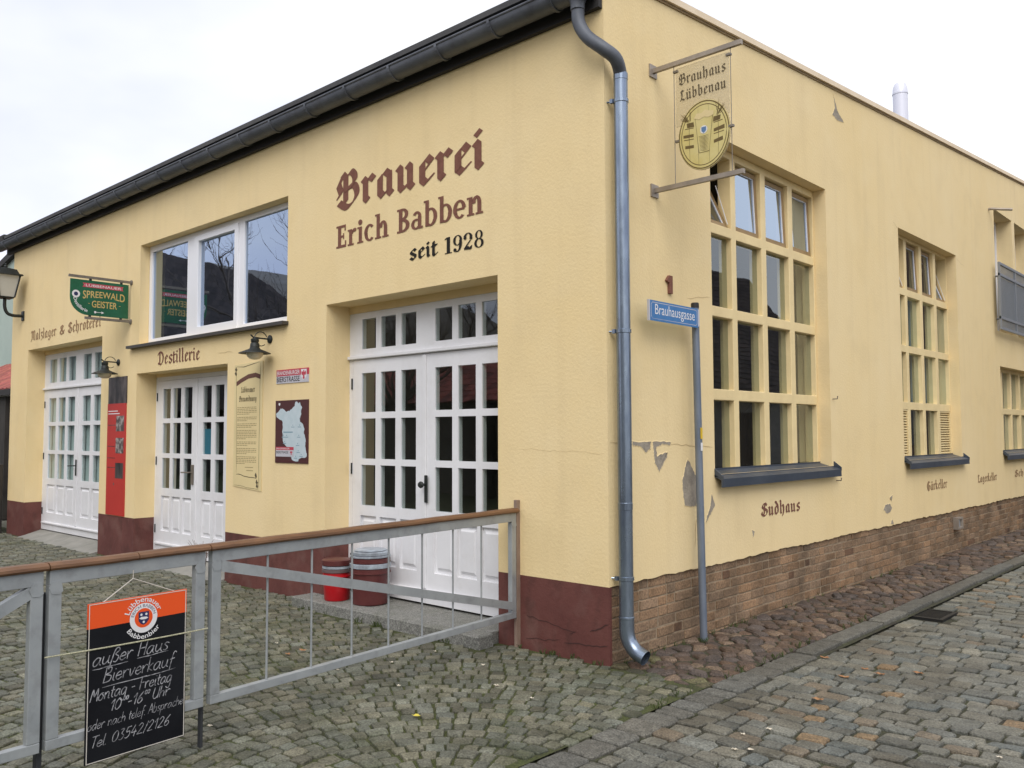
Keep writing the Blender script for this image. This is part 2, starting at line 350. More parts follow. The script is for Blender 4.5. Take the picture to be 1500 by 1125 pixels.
# ------------------------------------------------------------------ lettering
def Mi(x, a=4.2, b=.8): return [(x-.5, a+.5), (x, a), (x, b), (x+.5, b-.5)]
DOTS = [[(.95, 6.5), (1.3, 6.15)], [(2.75, 6.5), (3.1, 6.15)]]
GO = {
 'i': ([Mi(1), [(.8, 6.5), (1.25, 6.05)]], 2.4), 'n': ([Mi(1), Mi(3), [(1, 3.7), (2.6, 4.8)]], 4.5), 'u': ([Mi(1), Mi(3), [(1.4, .3), (3, 1.3)]], 4.5),
 'm': ([Mi(1), Mi(3), Mi(5), [(1, 3.7), (2.6, 4.8)], [(3, 3.7), (4.6, 4.8)]], 6.5),
 'r': ([Mi(1), [(1.1, 3.8), (2.1, 4.9), (2.8, 4.2)]], 3.3), 'a': ([[(1, 4.0), (1, 1.0), (1.6, .3)], [(1.0, 3.9), (2.1, 4.9), (3, 4.1)], [(3, 4.3), (3, .8), (3.5, .3)], [(1.6, .3), (3, 1.4)]], 4.4),
 'e': ([[(1, 4.0), (1, 1.0), (1.7, .3), (2.9, 1.2)], [(1, 4.0), (2.0, 4.9), (2.8, 4.0), (1.0, 2.2)]], 3.6),
 'b': ([[(.5, 7.5), (1, 7.1), (1, 1.0), (1.8, .3)], [(1.8, .3), (3, 1.2), (3, 4.0), (2.3, 4.8), (1, 3.7)]], 4.3),
 'h': ([[(.5, 7.5), (1, 7.1), (1, .8), (1.5, .3)], [(1, 3.7), (2.4, 4.8), (3.1, 4.1), (3.1, .9), (2.3, -1.0)]], 4.5),
 'l': ([[(.5, 7.5), (1, 7.1), (1, .8), (1.5, .3)]], 2.4), 's': ([[(2.9, 4.2), (2.2, 4.9), (1.1, 4.0), (1.2, 3.2), (2.8, 2.0), (2.8, 1.1), (1.9, .3), (.8, 1.0)]], 3.7),
 't': ([[(.9, 6.2), (1, 5.6), (1, .9), (1.6, .3), (2.4, 1.0)], [(.2, 4.5), (2.2, 4.7)]], 2.7),
 'd': ([[(.9, 7.3), (1.7, 6.6), (3, 4.6), (3, 1.2), (2.0, .3)], [(2, .3), (1, 1.1), (1, 3.9), (1.8, 4.8), (2.9, 3.9)]], 4.3),
 'g': ([[(1, 4.0), (1, 1.1), (1.7, .5), (3, 1.5)], [(1, 3.9), (2, 4.8), (3, 4.1)], [(3, 4.4), (3, -.8), (2, -1.8), (.8, -1.0)]], 4.4),
 'k': ([[(.5, 7.5), (1, 7.1), (1, .8), (1.4, .3)], [(1, 3.2), (2.2, 4.8), (2.8, 4.1), (1.4, 2.7)], [(1.4, 2.7), (2.7, 1.0), (3.3, .4)]], 4.1),
 'c': ([[(2.8, 4.2), (1.9, 4.9), (1, 3.9), (1, 1.0), (1.7, .3), (2.9, 1.2)]], 3.4), 'o': ([[(1, 4), (1, 1), (2, .3), (3, 1.1)], [(1, 4), (2, 4.9), (3, 4.1), (3, 1.1)]], 4.3),
 'z': ([[(.8, 4.4), (2.8, 4.6), (1.3, 2.7), (2.6, 1.8), (2.4, .2), (1.1, -.9)]], 3.5), 'w': ([Mi(1), Mi(3), [(5, 4.6), (5, 1.2), (4, .3)], [(1.4, .3), (3, 1.3)], [(3.4, .3), (5, 1.3)]], 6.3),
 '&': ([[(3.2, .6), (1.3, 4.7), (1.9, 6.2), (2.7, 5.2), (.9, 2), (1.3, .7), (2.4, .4), (3.6, 2.8)]], 4.4),
 'B': ([[(1.5, 7.0), (2.2, 6.2), (2.2, 1.2)], [(1.6, 6.9), (.5, 5.0), (1.1, 3.4), (.5, 2.6)], [(2.2, 6.0), (3.4, 7.1), (4.3, 6.2), (4.2, 4.9), (2.4, 3.7)], [(2.4, 3.7), (4.2, 4.2), (4.9, 2.4), (4.0, .9), (2.5, .1), (.7, 1.3)]], 5.9),
 'D': ([[(1.2, 6.6), (1.7, 6.1), (1.7, 1.0), (.9, .3)], [(.2, 5.6), (1.3, 7.0), (3.6, 6.5), (4.7, 4.2), (4.3, 1.6), (2.9, .1), (.4, .9)]], 5.7),
 'G': ([[(4.2, 6.0), (3.0, 7), (1.2, 5.8), (.8, 3), (1.8, .7), (3.2, .2), (4.4, 1.4), (4.4, 3.4), (3.0, 3.8)], [(2.5, 6.4), (2.5, 1.0)]], 5.5),
 'L': ([[(1.9, 7.1), (1.2, 6.2), (1.9, 4), (1.5, 1.3), (.6, .4)], [(.8, .5), (2.4, 1.0), (3.6, .2), (4.5, 1.2)], [(1.7, 6.8), (3.1, 6.1)]], 4.9),
 'M': ([[(.2, 5.8), (1.1, 6.9), (1.7, 6), (1.6, 1.4), (.4, -.6)], [(1.7, 5.5), (3, 6.9), (3.6, 6), (3.6, .8)], [(3.6, 5.5), (4.9, 6.9), (5.5, 6), (5.5, .8), (6, .3)]], 6.9),
 'S': ([[(4.2, 5.8), (3.2, 6.9), (1.5, 6.4), (1.0, 5.0), (2.4, 4.1), (4.2, 3.0), (4.2, 1.4), (2.8, .2), (.8, 1.0), (.5, 2.2)], [(2.6, 6.2), (2.2, 1.2)]], 5.3)}
GO['ü'] = (GO['u'][0]+DOTS, 4.5); GO['ä'] = (GO['a'][0]+DOTS, 4.4)
def hull(pts):
    pts = sorted(set(pts))
    def half(ps):
        h = []
        for p in ps:
            while len(h) > 1 and (h[-1][0]-h[-2][0])*(p[1]-h[-2][1])-(h[-1][1]-h[-2][1])*(p[0]-h[-2][0]) <= 1e-9: h.pop()
            h.append(p)
        return h
    a, b = half(pts), half(pts[::-1]); return a[:-1]+b[:-1]
def gothic(text, nib=1.15, ang=42, thin=.24):
    """blackletter: each stroke is a broad nib swept along its path -> list of convex polygons, total width"""
    x = 0; out_ = []
    c, s = cos(radians(ang)), sin(radians(ang)); nb = [(i*nib/2*c-j*thin/2*s, i*nib/2*s+j*thin/2*c) for i in (-1, 1) for j in (-1, 1)]
    for ch in text:
        if ch == ' ': x += 2.4; continue
        st, adv = GO[ch]
        for p in st:
            q = smooth_path(p, 4) if len(p) > 4 else p
            for a, b in zip(q, q[1:]):
                out_.append(hull([(round(x+P_[0]+n_[0], 4), round(P_[1]+n_[1], 4)) for P_ in (a, b) for n_ in nb]))
        x += adv
    return out_, x
def bowl(cx, cy, rx, ry, tx, ty, a0=0, a1=360, n=20):
    o = []
    for k in range(n):
        A, B = radians(a0+(a1-a0)*k/n), radians(a0+(a1-a0)*(k+1)/n)
        o.append([(cx+rx*cos(A), cy+ry*sin(A)), (cx+rx*cos(B), cy+ry*sin(B)), (cx+(rx-tx)*cos(B), cy+(ry-ty)*sin(B)), (cx+(rx-tx)*cos(A), cy+(ry-ty)*sin(A))])
    return o
def R(x0, x1, y0, y1): return [(x0, y0), (x1, y0), (x1, y1), (x0, y1)]
def disc(cx, cy, r, n=14): return [(cx+r*cos(2*pi*k/n), cy+r*sin(2*pi*k/n)) for k in range(n)]
ROM = {
 'E': ([R(.7, 2.1, 0, 7), R(0, .7, 0, .6), R(0, .7, 6.4, 7), R(2.1, 4.1, 6.2, 7), R(2.1, 3.4, 3.1, 3.8), R(2.1, 4.3, 0, .8), R(3.6, 4.1, 5.1, 6.2), R(3.0, 3.4, 2.5, 4.4), R(3.8, 4.3, .8, 2.0)], 5),
 'B': ([R(.7, 2.1, 0, 7), R(0, .7, 0, .6), R(0, .7, 6.4, 7)]+bowl(2.1, 5.3, 2.3, 1.7, 1.3, .65, -90, 90)+bowl(2.1, 1.95, 2.8, 1.95, 1.45, .7, -90, 90), 5.5),
 'r': ([R(.6, 1.9, 0, 5), R(0, .6, 0, .5), R(1.9, 2.6, 0, .5), R(0, .6, 4.5, 5)]+bowl(3.0, 3.3, 1.5, 1.8, .6, 1.0, 60, 170), 4.1),
 'i': ([R(.6, 1.9, 0, 5), R(0, .6, 0, .5), R(1.9, 2.5, 0, .5), R(0, .6, 4.5, 5), disc(1.2, 6.4, .85)], 2.9),
 'c': (bowl(2.2, 2.5, 2.2, 2.6, 1.35, .6, 45, 315), 4.4),
 'h': ([R(.6, 1.9, 0, 7.4), R(0, .6, 0, .5), R(1.9, 2.5, 0, .5), R(0, .6, 6.9, 7.4), R(3.5, 4.8, 0, 3.1), R(2.9, 3.5, 0, .5), R(4.8, 5.4, 0, .5)]+bowl(3.2, 3.1, 1.6, 2.0, 1.3, .8, 0, 180), 5.7),
 'n': ([R(.6, 1.9, 0, 5), R(0, .6, 0, .5), R(1.9, 2.5, 0, .5), R(0, .6, 4.5, 5), R(3.5, 4.8, 0, 3.1), R(2.9, 3.5, 0, .5), R(4.8, 5.4, 0, .5)]+bowl(3.2, 3.1, 1.6, 2.0, 1.3, .8, 0, 180), 5.7),
 'a': ([R(2.6, 3.9, .5, 3.4), R(3.9, 4.5, 0, .6), R(2.9, 3.9, 0, .5)]+bowl(2.2, 3.4, 1.7, 1.7, 1.2, .65, 0, 150)+bowl(1.9, 1.45, 1.9, 1.55, 1.2, .55, 60, 320), 4.8),
 'b': ([R(.6, 1.9, 0, 7.4), R(0, .6, 6.9, 7.4)]+bowl(2.5, 2.5, 2.4, 2.6, 1.35, .6, -125, 125), 5.3),
 'e': ([R(1.2, 3.9, 2.3, 2.85)]+bowl(2.2, 2.5, 2.2, 2.6, 1.3, .6, 6, 315), 4.7), ' ': ([], 2.6)}
NUM = {
 '1': ([R(1.1, 2.7, .4, 7), R(.2, 3.6, 0, .4), [(1.1, 6.2), (1.1, 7), (.1, 6.3), (.1, 6.0)]], 4.1),
 '9': (bowl(2.2, 4.8, 2.1, 2.2, 1.15, .3)+bowl(2.0, 3.6, 2.3, 3.7, 1.3, .5, -110, 20)+[disc(1.0, .9, .75)], 4.9),
 '2': (bowl(2.1, 4.9, 2.1, 2.1, 1.3, .35, -25, 165)+[[(3.9, 4.1), (2.8, 3.6), (.2, .6), (.9, .6)], [(.2, .2), (1.2, 1.5), (2.6, 1.3), (3.0, 0), (2.4, 0)], [(2.4, 0), (3.0, 1.0), (4.1, 1.6), (3.9, .2), (3.2, -.1)], disc(.8, 5.0, .7)], 4.9),
 '8': (bowl(2.2, 5.25, 1.75, 1.8, .95, .3)+bowl(2.2, 1.8, 2.15, 1.95, 1.15, .32), 5)}
def run(text, G):
    x = 0; o = []
    for ch in text:
        for p in G[ch][0]: o.append([(x+a, b) for a, b in p])
        x += G[ch][1]
    return o, x
def lay(mb, polys, P, u0, u1, base, unit, d, width=None, slope=0):
    xs = [p[0] for q in polys for p in q]; x0, x1 = min(xs), max(xs); k = (u1-u0)/(x1-x0)
    for i, q in enumerate(polys):
        mb.add([P(u0+(a-x0)*k, base+b*unit+slope*(a-x0)*k, d+.00012*(i % 24)) for a, b in q], [tuple(range(len(q)))])
    return mb
HW = {'a': ([[(.9, .85), (.5, 1), (.1, .6), (.15, .1), (.5, 0), (.85, .5), (.92, .95), (.9, .2), (1.15, 0)]], 1.2), 'u': ([[(.1, 1), (.1, .3), (.4, 0), (.8, .4), (.85, 1), (.85, .2), (1.1, 0)]], 1.15),
 'ß': ([[(.05, -.8), (.3, 1.4), (.7, 1.8), (.95, 1.4), (.5, 1), (1, .6), (.8, 0), (.4, .1)]], 1.15), 'e': ([[(.1, .5), (.8, .6), (.6, 1), (.2, .8), (.1, .3), (.45, 0), (.9, .25)]], .95),
 'r': ([[(.1, 1), (.2, 0)], [(.2, .6), (.5, 1), (.8, .9)]], .9), 'H': ([[(.1, 1.9), (.1, 0)], [(1, 1.9), (.95, 0)], [(.1, .95), (1, 1)]], 1.2), 's': ([[(.8, .85), (.45, 1), (.2, .75), (.7, .3), (.45, 0), (.1, .1)]], .9),
 'B': ([[(.15, 1.9), (.1, 0)], [(.0, 1.8), (.8, 1.8), (.8, 1.2), (.2, 1), (1, .7), (.9, .1), (.05, 0)]], 1.2), 'i': ([[(.2, 1), (.2, .15), (.45, 0)], [(.25, 1.4), (.3, 1.5)]], .5), 'v': ([[(.1, 1), (.4, 0), (.8, 1)]], .95),
 'k': ([[(.1, 1.9), (.1, 0)], [(.7, 1), (.15, .5), (.8, 0)]], .9), 'f': ([[(.9, 1.7), (.6, 1.9), (.4, 1.4), (.3, -.6)], [(.05, .9), (.8, 1)]], .85), 'M': ([[(.05, 0), (.25, 1.8), (.65, .7), (1.1, 1.8), (1.25, 0)]], 1.4),
 'o': ([[(.5, 1), (.1, .6), (.2, .1), (.6, 0), (.9, .5), (.5, 1), (.9, .95)]], 1.05), 'n': ([[(.1, 1), (.15, 0)], [(.15, .6), (.5, 1), (.8, .8), (.8, .1), (1.05, 0)]], 1.1), 't': ([[(.35, 1.6), (.3, .2), (.6, 0)], [(.05, 1), (.7, 1.05)]], .75),
 'g': ([[(.9, .85), (.5, 1), (.1, .6), (.15, .1), (.5, 0), (.85, .5), (.92, .9), (.85, -.6), (.5, -.9), (.1, -.6)]], 1.1), 'F': ([[(.2, 1.9), (.15, 0)], [(.0, 1.85), (1, 1.9)], [(.2, 1), (.8, 1)]], 1.0), '-': ([[(.1, .7), (.7, .75)]], .9),
 'U': ([[(.1, 1.9), (.1, .4), (.5, 0), (.9, .4), (.95, 1.9), (.95, 0)]], 1.15), 'h': ([[(.1, 1.9), (.1, 0)], [(.1, .6), (.5, 1), (.8, .7), (.8, 0)]], 1.0), 'd': ([[(.85, .85), (.5, 1), (.1, .6), (.15, .1), (.5, 0), (.85, .5)], [(.9, 1.9), (.9, 0)]], 1.15),
 'c': ([[(.85, .85), (.5, 1), (.1, .6), (.15, .15), (.5, 0), (.9, .2)]], .95), 'l': ([[(.15, 1.9), (.15, .2), (.4, 0)]], .45), 'A': ([[(0, 0), (.55, 1.9)], [(.55, 1.9), (1.1, 0)], [(.2, .7), (.9, .7)]], 1.2),
 'b': ([[(.1, 1.9), (.1, .1), (.6, 0), (.85, .5), (.6, 1), (.1, .7)]], 1.0), 'p': ([[(.1, 1), (.1, -.9)], [(.1, .8), (.6, 1), (.85, .5), (.55, 0), (.1, .2)]], 1.0), 'T': ([[(0, 1.85), (1.1, 1.9)], [(.55, 1.9), (.5, 0)]], 1.0), '.': ([[(.1, 0), (.15, .08)]], .35),
 '0': ([[(.5, 1.8), (.1, 1.2), (.15, .3), (.5, 0), (.9, .5), (.85, 1.4), (.5, 1.8)]], 1.1), '1': ([[(.05, 1.2), (.5, 1.8)], [(.5, 1.8), (.45, 0)]], .75), '2': ([[(.1, 1.4), (.5, 1.8), (.85, 1.4), (.5, .7), (.05, .05)], [(.05, .05), (.95, .05)]], 1.1),
 '3': ([[(.1, 1.7), (.7, 1.75), (.4, 1.05), (.85, .6), (.5, 0), (.05, .15)]], 1.0), '4': ([[(.5, 1.8), (.05, .6)], [(.05, .6), (.95, .65)], [(.7, 1.1), (.6, -.1)]], 1.05), '5': ([[(.9, 1.8), (.3, 1.75)], [(.3, 1.75), (.2, 1.0), (.7, 1.05), (.8, .4), (.4, 0), (.05, .15)]], 1.05),
 '6': ([[(.8, 1.8), (.2, .9), (.15, .2), (.5, 0), (.85, .4), (.6, .85), (.2, .6)]], 1.0), '/': ([[(.1, -.1), (.6, 1.8)]], .7), '^': ([[(.1, 1.8), (.1, 1.3), (.35, 1.3), (.35, 1.8), (.1, 1.8)]], .45), ' ': ([], .7)}
def hand(mb, text, P, u0, u1, base, unit, wd, d, slope=0, slant=.26):
    x = 0; st = []
    for ch in text:
        for s_ in HW[ch][0]: st.append([(x+a+b*slant, b) for a, b in smooth_path(s_, 4)])
        x += HW[ch][1]
    k = (u1-u0)/x; i = 0
    for s_ in st:
        q = [(u0+a*k, base+b*unit+slope*a*k) for a, b in s_]
        for a, b in zip(q, q[1:]):
            l = hypot(b[0]-a[0], b[1]-a[1]) or 1e-6; nx, ny = -(b[1]-a[1])/l*wd/2, (b[0]-a[0])/l*wd/2; i += 1
            mb.add([P(a[0]+nx, a[1]+ny, d+.00004*(i % 20)), P(a[0]-nx, a[1]-ny, d+.00004*(i % 20)), P(b[0]-nx, b[1]-ny, d+.00004*(i % 20)), P(b[0]+nx, b[1]+ny, d+.00004*(i % 20))], [(0, 1, 2, 3)])
    return mb
def sans(text, bold=0):
    """built-in font as polygons"""
    cu = bpy.data.curves.new('t', 'FONT'); cu.body = text; cu.resolution_u = 3; cu.offset = bold
    o = bpy.data.objects.new('t', cu); COL.objects.link(o); dg = bpy.context.evaluated_depsgraph_get(); me = o.evaluated_get(dg).to_mesh()
    vs = [(v.co.x, v.co.y) for v in me.vertices]; fs = [[vs[i] for i in p.vertices] for p in me.polygons]
    bpy.data.objects.remove(o); bpy.data.curves.remove(cu); return fs
def sans_lay(mb, text, P, u0, u1, v0, v1, d, bold=0, f=None, caps=True):
    fs = sans(text, bold); xs = [p[0] for q in fs for p in q]; ys = [p[1] for q in fs for p in q]; a, b = min(xs), max(xs)
    c, e_ = (min(ys), max(ys)) if caps else (0, .73)
    for q in fs:
        g = [(u0+(x-a)/(b-a)*(u1-u0), v0+(y-c)/(e_-c)*(v1-v0)) for x, y in q]
        if f: g = [f(*t) for t in g]
        mb.poly(g, P, d)
    return mb

# ================================================================== SETTING: ground and paving
struct('ground', MB().add([(-900, -900, -.12), (900, -900, -.12), (900, 900, -.12), (-900, 900, -.12)], [(0, 1, 2, 3)]), 'far_ground')
def sheet(x0, x1, y0, y1, z): return MB().add([(x0, y0, z), (x1, y0, z), (x1, y1, z), (x0, y1, z)], [(0, 1, 2, 3)])
def stone(mb, poly, z, dome=.006, edge=.012, inset=.12, tint=(1, 1, 1), tilt=(0, 0), depth=.07):
    cx = sum(p[0] for p in poly)/len(poly); cy = sum(p[1] for p in poly)/len(poly); n = len(poly)
    h = lambda x, y: z+tilt[0]*(x-cx)+tilt[1]*(y-cy)
    r0 = [(x, y, z-depth) for x, y in poly]; r1 = [(x, y, h(x, y)-edge) for x, y in poly]
    r2 = [(cx+(x-cx)*(1-inset), cy+(y-cy)*(1-inset), h(x, y)) for x, y in poly]
    v = r0+r1+r2+[(cx, cy, z+dome)]
    f = [(i, (i+1) % n, n+(i+1) % n, n+i) for i in range(n)]+[(n+i, n+(i+1) % n, 2*n+(i+1) % n, 2*n+i) for i in range(n)]+[(2*n+i, 2*n+(i+1) % n, 3*n) for i in range(n)]
    mb.add(v, f, tint)
def chamfer(quad, k=.2):
    o = []
    for i in range(len(quad)):
        a, b, c = quad[i-1], quad[i], quad[(i+1) % len(quad)]
        kk = k*random.uniform(.6, 1.3)
        o += [(b[0]+(a[0]-b[0])*kk, b[1]+(a[1]-b[1])*kk), (b[0]+(c[0]-b[0])*kk, b[1]+(c[1]-b[1])*kk)]
    return o
def project(x, y, z=0):
    d = Vector((x, y, z))-CAM; c = d.dot(fw)
    if c < .2: return None
    return (750+1269.3*d.dot(rt)/c, 562.5-1269.3*d.dot(up)/c, c)
def lay_stones(parent, name, stones, material, rest):
    """stones: list of (polygon, z, kwargs); the 300 that show largest become single parts, the others one joined part"""
    def key(s_):
        cx = sum(p[0] for p in s_[0])/len(s_[0]); cy = sum(p[1] for p in s_[0])/len(s_[0]); q = project(cx, cy)
        if not q or not (-15 < q[0] < 1515 and q[1] < 1150): return -1
        n = len(s_[0]); ar = abs(sum(s_[0][i][0]*s_[0][(i+1) % n][1]-s_[0][(i+1) % n][0]*s_[0][i][1] for i in range(n)))/2
        return ar/q[2]**3
    stones.sort(key=key, reverse=True); big = MB()
    for i, (p, z, k) in enumerate(stones):
        if i < 300 and key((p, z, k)) > 0:
            mb = MB(); stone(mb, p, z, **k); cx = sum(q[0] for q in p)/len(p); cy = sum(q[1] for q in p)/len(p)
            obj(name, mb, material, parent, org=(cx, cy, z))
        else: stone(big, p, z, **k)
    obj(rest, big, material, parent, kind='stuff')
def grey(lo, hi, warm=.03):
    g = random.triangular(lo, hi); w_ = random.uniform(-warm, warm); return (g*(1+w_), g, g*(1-w_*1.3))

# forecourt: small granite setts laid in wide quarter arcs
yard = struct('courtyard_paving', sheet(-40, .75, -30, .3, -.013), 'joint_moss')
LAND = (-3.62, -1.04, -.27)
st = []; cx0, cy0 = .78, -2.35
r = .12; k = 0
while r < 14.5:
    dr = random.uniform(.094, .110) if r < 7 else .12
    rm = r+dr/2; a = radians(86); ph = random.uniform(0, 1)
    a1 = radians(86)+min(radians(125), 6.5/rm) if rm < 2 else radians(86)+min(radians(125), radians(60)+3.4/rm+.6)
    while a < a1:
        ws = random.uniform(.082, .125) if r < 7 else random.uniform(.10, .14)
        da = ws/rm; g = .0075
        c = (cx0+rm*cos(a+da/2), cy0+rm*sin(a+da/2))
        if -14.2 < c[0] < .728 and -5.2 < c[1] < -.035 and not (LAND[0]-.02 < c[0] < LAND[1]+.02 and c[1] > LAND[2]-.03):
            ga = g/rm; q = []
            for rr, aa in ((r+g, a+ga), (r+dr-g, a+ga), (r+dr-g, a+da-ga), (r+g, a+da-ga)):
                rr += random.uniform(-.005, .005); aa += random.uniform(-.006, .006)/rm
                q.append((cx0+rr*cos(aa), cy0+rr*sin(aa)))
            st.append((chamfer(q, .10), random.uniform(-.008, .005), dict(inset=.07, tint=grey(.58, 1.5, .06), tilt=(random.uniform(-.05, .05), random.uniform(-.05, .05)), edge=random.uniform(.004, .008), dome=random.uniform(-.001, .003))))
        a += da
    r += dr
lay_stones(yard, 'cobble', st, 'sett', 'cobbles')

# lane: larger setts in cross rows
zroad = lambda y: -.014-.024*max(0, min(1, (y-.6)/2.4))
rdm = MB(); rys = [-30, .6, 1.2, 1.8, 2.4, 3.0, 120]
rdm.add([(x, y, zroad(y)-.017) for y in rys for x in (.75, 60)], [(2*i, 2*i+1, 2*i+3, 2*i+2) for i in range(len(rys)-1)])
road = struct('road', rdm, 'joint_dirt')
st = []; y = -4.2
while y < 15:
    hgt = random.uniform(.105, .15) if y < 8 else random.uniform(.15, .2); x = .965+random.uniform(-.01, .01)
    sl = random.uniform(-.01, .01)
    while x < 6.0:
        wd = random.uniform(.11, .22) if y < 8 else random.uniform(.2, .34); g = .008; b = (x+wd/2, y+hgt/2)
        q = [(x+g, y+g), (x+wd-g, y+g), (x+wd-g, y+hgt-g), (x+g, y+hgt-g)]
        q = [(px+random.uniform(-.009, .009), py+sl*(px-1)*2+.012*sin(px*3+y)+random.uniform(-.008, .008)) for px, py in q]
        if project(*b) and not (.89 < b[0] < 1.24 and 3.25 < b[1] < 3.85):
            t = grey(.6, 1.4, .05); rr = random.random()
            if rr < .025: t = (1.45, 1.0, .66)
            elif rr < .09: t = (1.12, .92, .78)
            elif rr < .16: t = (.78, .86, .95)
            st.append((chamfer(q, .10), zroad(b[1])+random.uniform(-.006, .005), dict(inset=.07, tint=t, tilt=(random.uniform(-.05, .05), random.uniform(-.05, .05)), edge=random.uniform(.005, .010), dome=random.uniform(-.001, .004))))
        x += wd
    y += hgt
lay_stones(road, 'sett', st, 'road_sett', 'setts')

# kerb row between the verge and the lane, running on flush along the forecourt
kerb = struct('kerb', sheet(.745, .965, -4.2, 16, -.0275), 'joint_dirt'); kerb_st = []
y = -4.1
while y < 15:
    L = random.uniform(.14, .24) if y < 1.2 else random.uniform(.5, .95); g = .008
    x0, x1 = (.755, .955) if y < 1.2 else (.775, .925)
    q = [(x0+random.uniform(-.012, .012), y+g), (x1+random.uniform(-.012, .012), y+g), (x1+random.uniform(-.012, .012), y+L-g), (x0+random.uniform(-.012, .012), y+L-g)]
    kerb_st.append((chamfer(q, .05 if L > .4 else .10), -.004+random.uniform(-.006, .006)+(.006 if y > 1.2 else -.004), dict(tint=grey(.7, 1.25), edge=.008, dome=.002, inset=.07, depth=.09, tilt=(random.uniform(-.02, .02), 0))))
    y += L
lay_stones(kerb, 'kerb_stone', kerb_st, 'kerb_granite', 'kerb_stones')

# verge of rough fieldstones along the side wall
verge = struct('verge', sheet(-.03, .75, -.02, 16, -.014), 'joint_dirt')
def voronoi(pts, box, gap, reach=.6):
    cells = []
    for i, p in enumerate(pts):
        poly = [(max(box[0], p[0]-reach), max(box[2], p[1]-reach)), (min(box[1], p[0]+reach), max(box[2], p[1]-reach)), (min(box[1], p[0]+reach), min(box[3], p[1]+reach)), (max(box[0], p[0]-reach), min(box[3], p[1]+reach))]
        for j, q in enumerate(pts):
            if i == j or abs(q[1]-p[1]) > reach or abs(q[0]-p[0]) > reach: continue
            nx, ny = q[0]-p[0], q[1]-p[1]; l = hypot(nx, ny); nx, ny = nx/l, ny/l; lim = l/2-gap; o = []
            for a, b in zip(poly, poly[1:]+poly[:1]):
                da = (a[0]-p[0])*nx+(a[1]-p[1])*ny-lim; db = (b[0]-p[0])*nx+(b[1]-p[1])*ny-lim
                if da <= 0: o.append(a)
                if da*db < 0: t = da/(da-db); o.append((a[0]+(b[0]-a[0])*t, a[1]+(b[1]-a[1])*t))
            poly = o
            if len(poly) < 3: break
        cells.append(poly)
    return cells
pts = []; y = .03
while y < 13:
    hgt = .105 if y < 6 else .14
    for i in range(6): pts.append((.06+i*.13+random.uniform(-.04, .04)+(.06 if int(y*10) % 2 else 0), y+random.uniform(-.04, .04)))
    y += hgt
pts = [p for p in pts if p[0] < .74]
st = []
for c in voronoi(pts, (-.01, .75, .0, 13), .005, .45):
    if len(c) < 3: continue
    xs = [p[0] for p in c]; ys = [p[1] for p in c]
    if max(xs)-min(xs) < .03 or max(ys)-min(ys) < .03: continue
    cy = sum(ys)/len(c); t = grey(.6, 1.35, .12)
    if random.random() < .12: t = tuple(1.75*v for v in (1.0, 1.0, .9))
    if cy < .5 and random.random() < .4: t = (t[0]*.8, t[1]*1.05, t[2]*.75)
    st.append((chamfer(c, .16), random.uniform(-.010, .012), dict(tint=t, edge=random.uniform(.010, .018), inset=.2, dome=random.uniform(.002, .009), tilt=(random.uniform(-.1, .1), random.uniform(-.1, .1)))))
lay_stones(verge, 'fieldstone', st, 'fieldstone', 'fieldstones')

# ================================================================== BREWERY BUILDING
bld = thing('brewery_building', 'pale yellow plastered corner brewery with white double doors and gridded side windows', 'building', (0, 0, 0))
D1, D2, D3 = (-11.85, -8.875), (-7.735, -5.37), (-3.455, -1.09)
UW = (-7.69, -4.16, 2.842, 4.178)
hA = [(*D1, -1, 3.055), (*D2, -1, 2.462), (*D3, -1, 2.938), UW]
obj('front_wall', plate(PA, -12.65, -.35, .55, 4.98, hA, 0, -.34), 'plaster', bld)
W1, W2, W3 = (1.51, 3.925, 1.295, 4.24), (6.12, 8.505, 1.295, 4.21), (10.72, 13.12, 1.295, 2.715)
F1, F2 = (10.65, 11.8, 3.29, 5.31), (11.98, 13.1, 3.29, 5.31)
eu = [0.05+.055*i for i in range(230)]; jit = {round(u, 5): random.uniform(-.007, .005)+.005*sin(u*3.1)+.003*sin(u*19) for u in eu}
def wB(u, v):
    tp = 5.07+.0845*u
    if v > 5.5: return u, tp
    if v > 5.0: return u, min(v, tp-.03)
    if abs(v-.55) < 1e-4: return u, v+jit.get(round(u, 5), 0)
    return u, v
obj('side_wall', plate(PB, 0, 16, .55, 5.6, [W1, W2, W3, F1, F2], 0, -.35, eu, [.66], wB), 'plaster', bld)
# maroon painted base on the yard side
for a_, b_ in ((-12.65, D1[0]), (D1[1], D2[0]), (D2[1], D3[0])): obj('plinth', plate(PA, a_, b_, -.1, .55, [], 0, -.34), 'plinth', bld)
pl = obj('plinth', plate(PA, D3[1], 0, -.1, .55, [], 0, -.03), 'plinth', bld, label='maroon painted base of the corner pier with cracked render')
def crack(mb, pts, P, wd, d):
    for i, (a, b) in enumerate(zip(pts, pts[1:])):
        l = hypot(b[0]-a[0], b[1]-a[1]); nx, ny = -(b[1]-a[1])/l*wd/2, (b[0]-a[0])/l*wd/2; ta, tb = (.4 if i == 0 else 1), (.2 if i == len(pts)-2 else 1)
        mb.add([P(a[0]+nx*ta, a[1]+ny*ta, d+.0002*(i % 2)), P(a[0]-nx*ta, a[1]-ny*ta, d+.0002*(i % 2)), P(b[0]-nx*tb, b[1]-ny*tb, d+.0002*(i % 2)), P(b[0]+nx*tb, b[1]+ny*tb, d+.0002*(i % 2))], [(0, 1, 2, 3)])
def wob(a, b, n, amp): return [(a[0]+(b[0]-a[0])*i/n+random.uniform(-amp, amp), a[1]+(b[1]-a[1])*i/n+random.uniform(-amp, amp)) for i in range(n+1)]
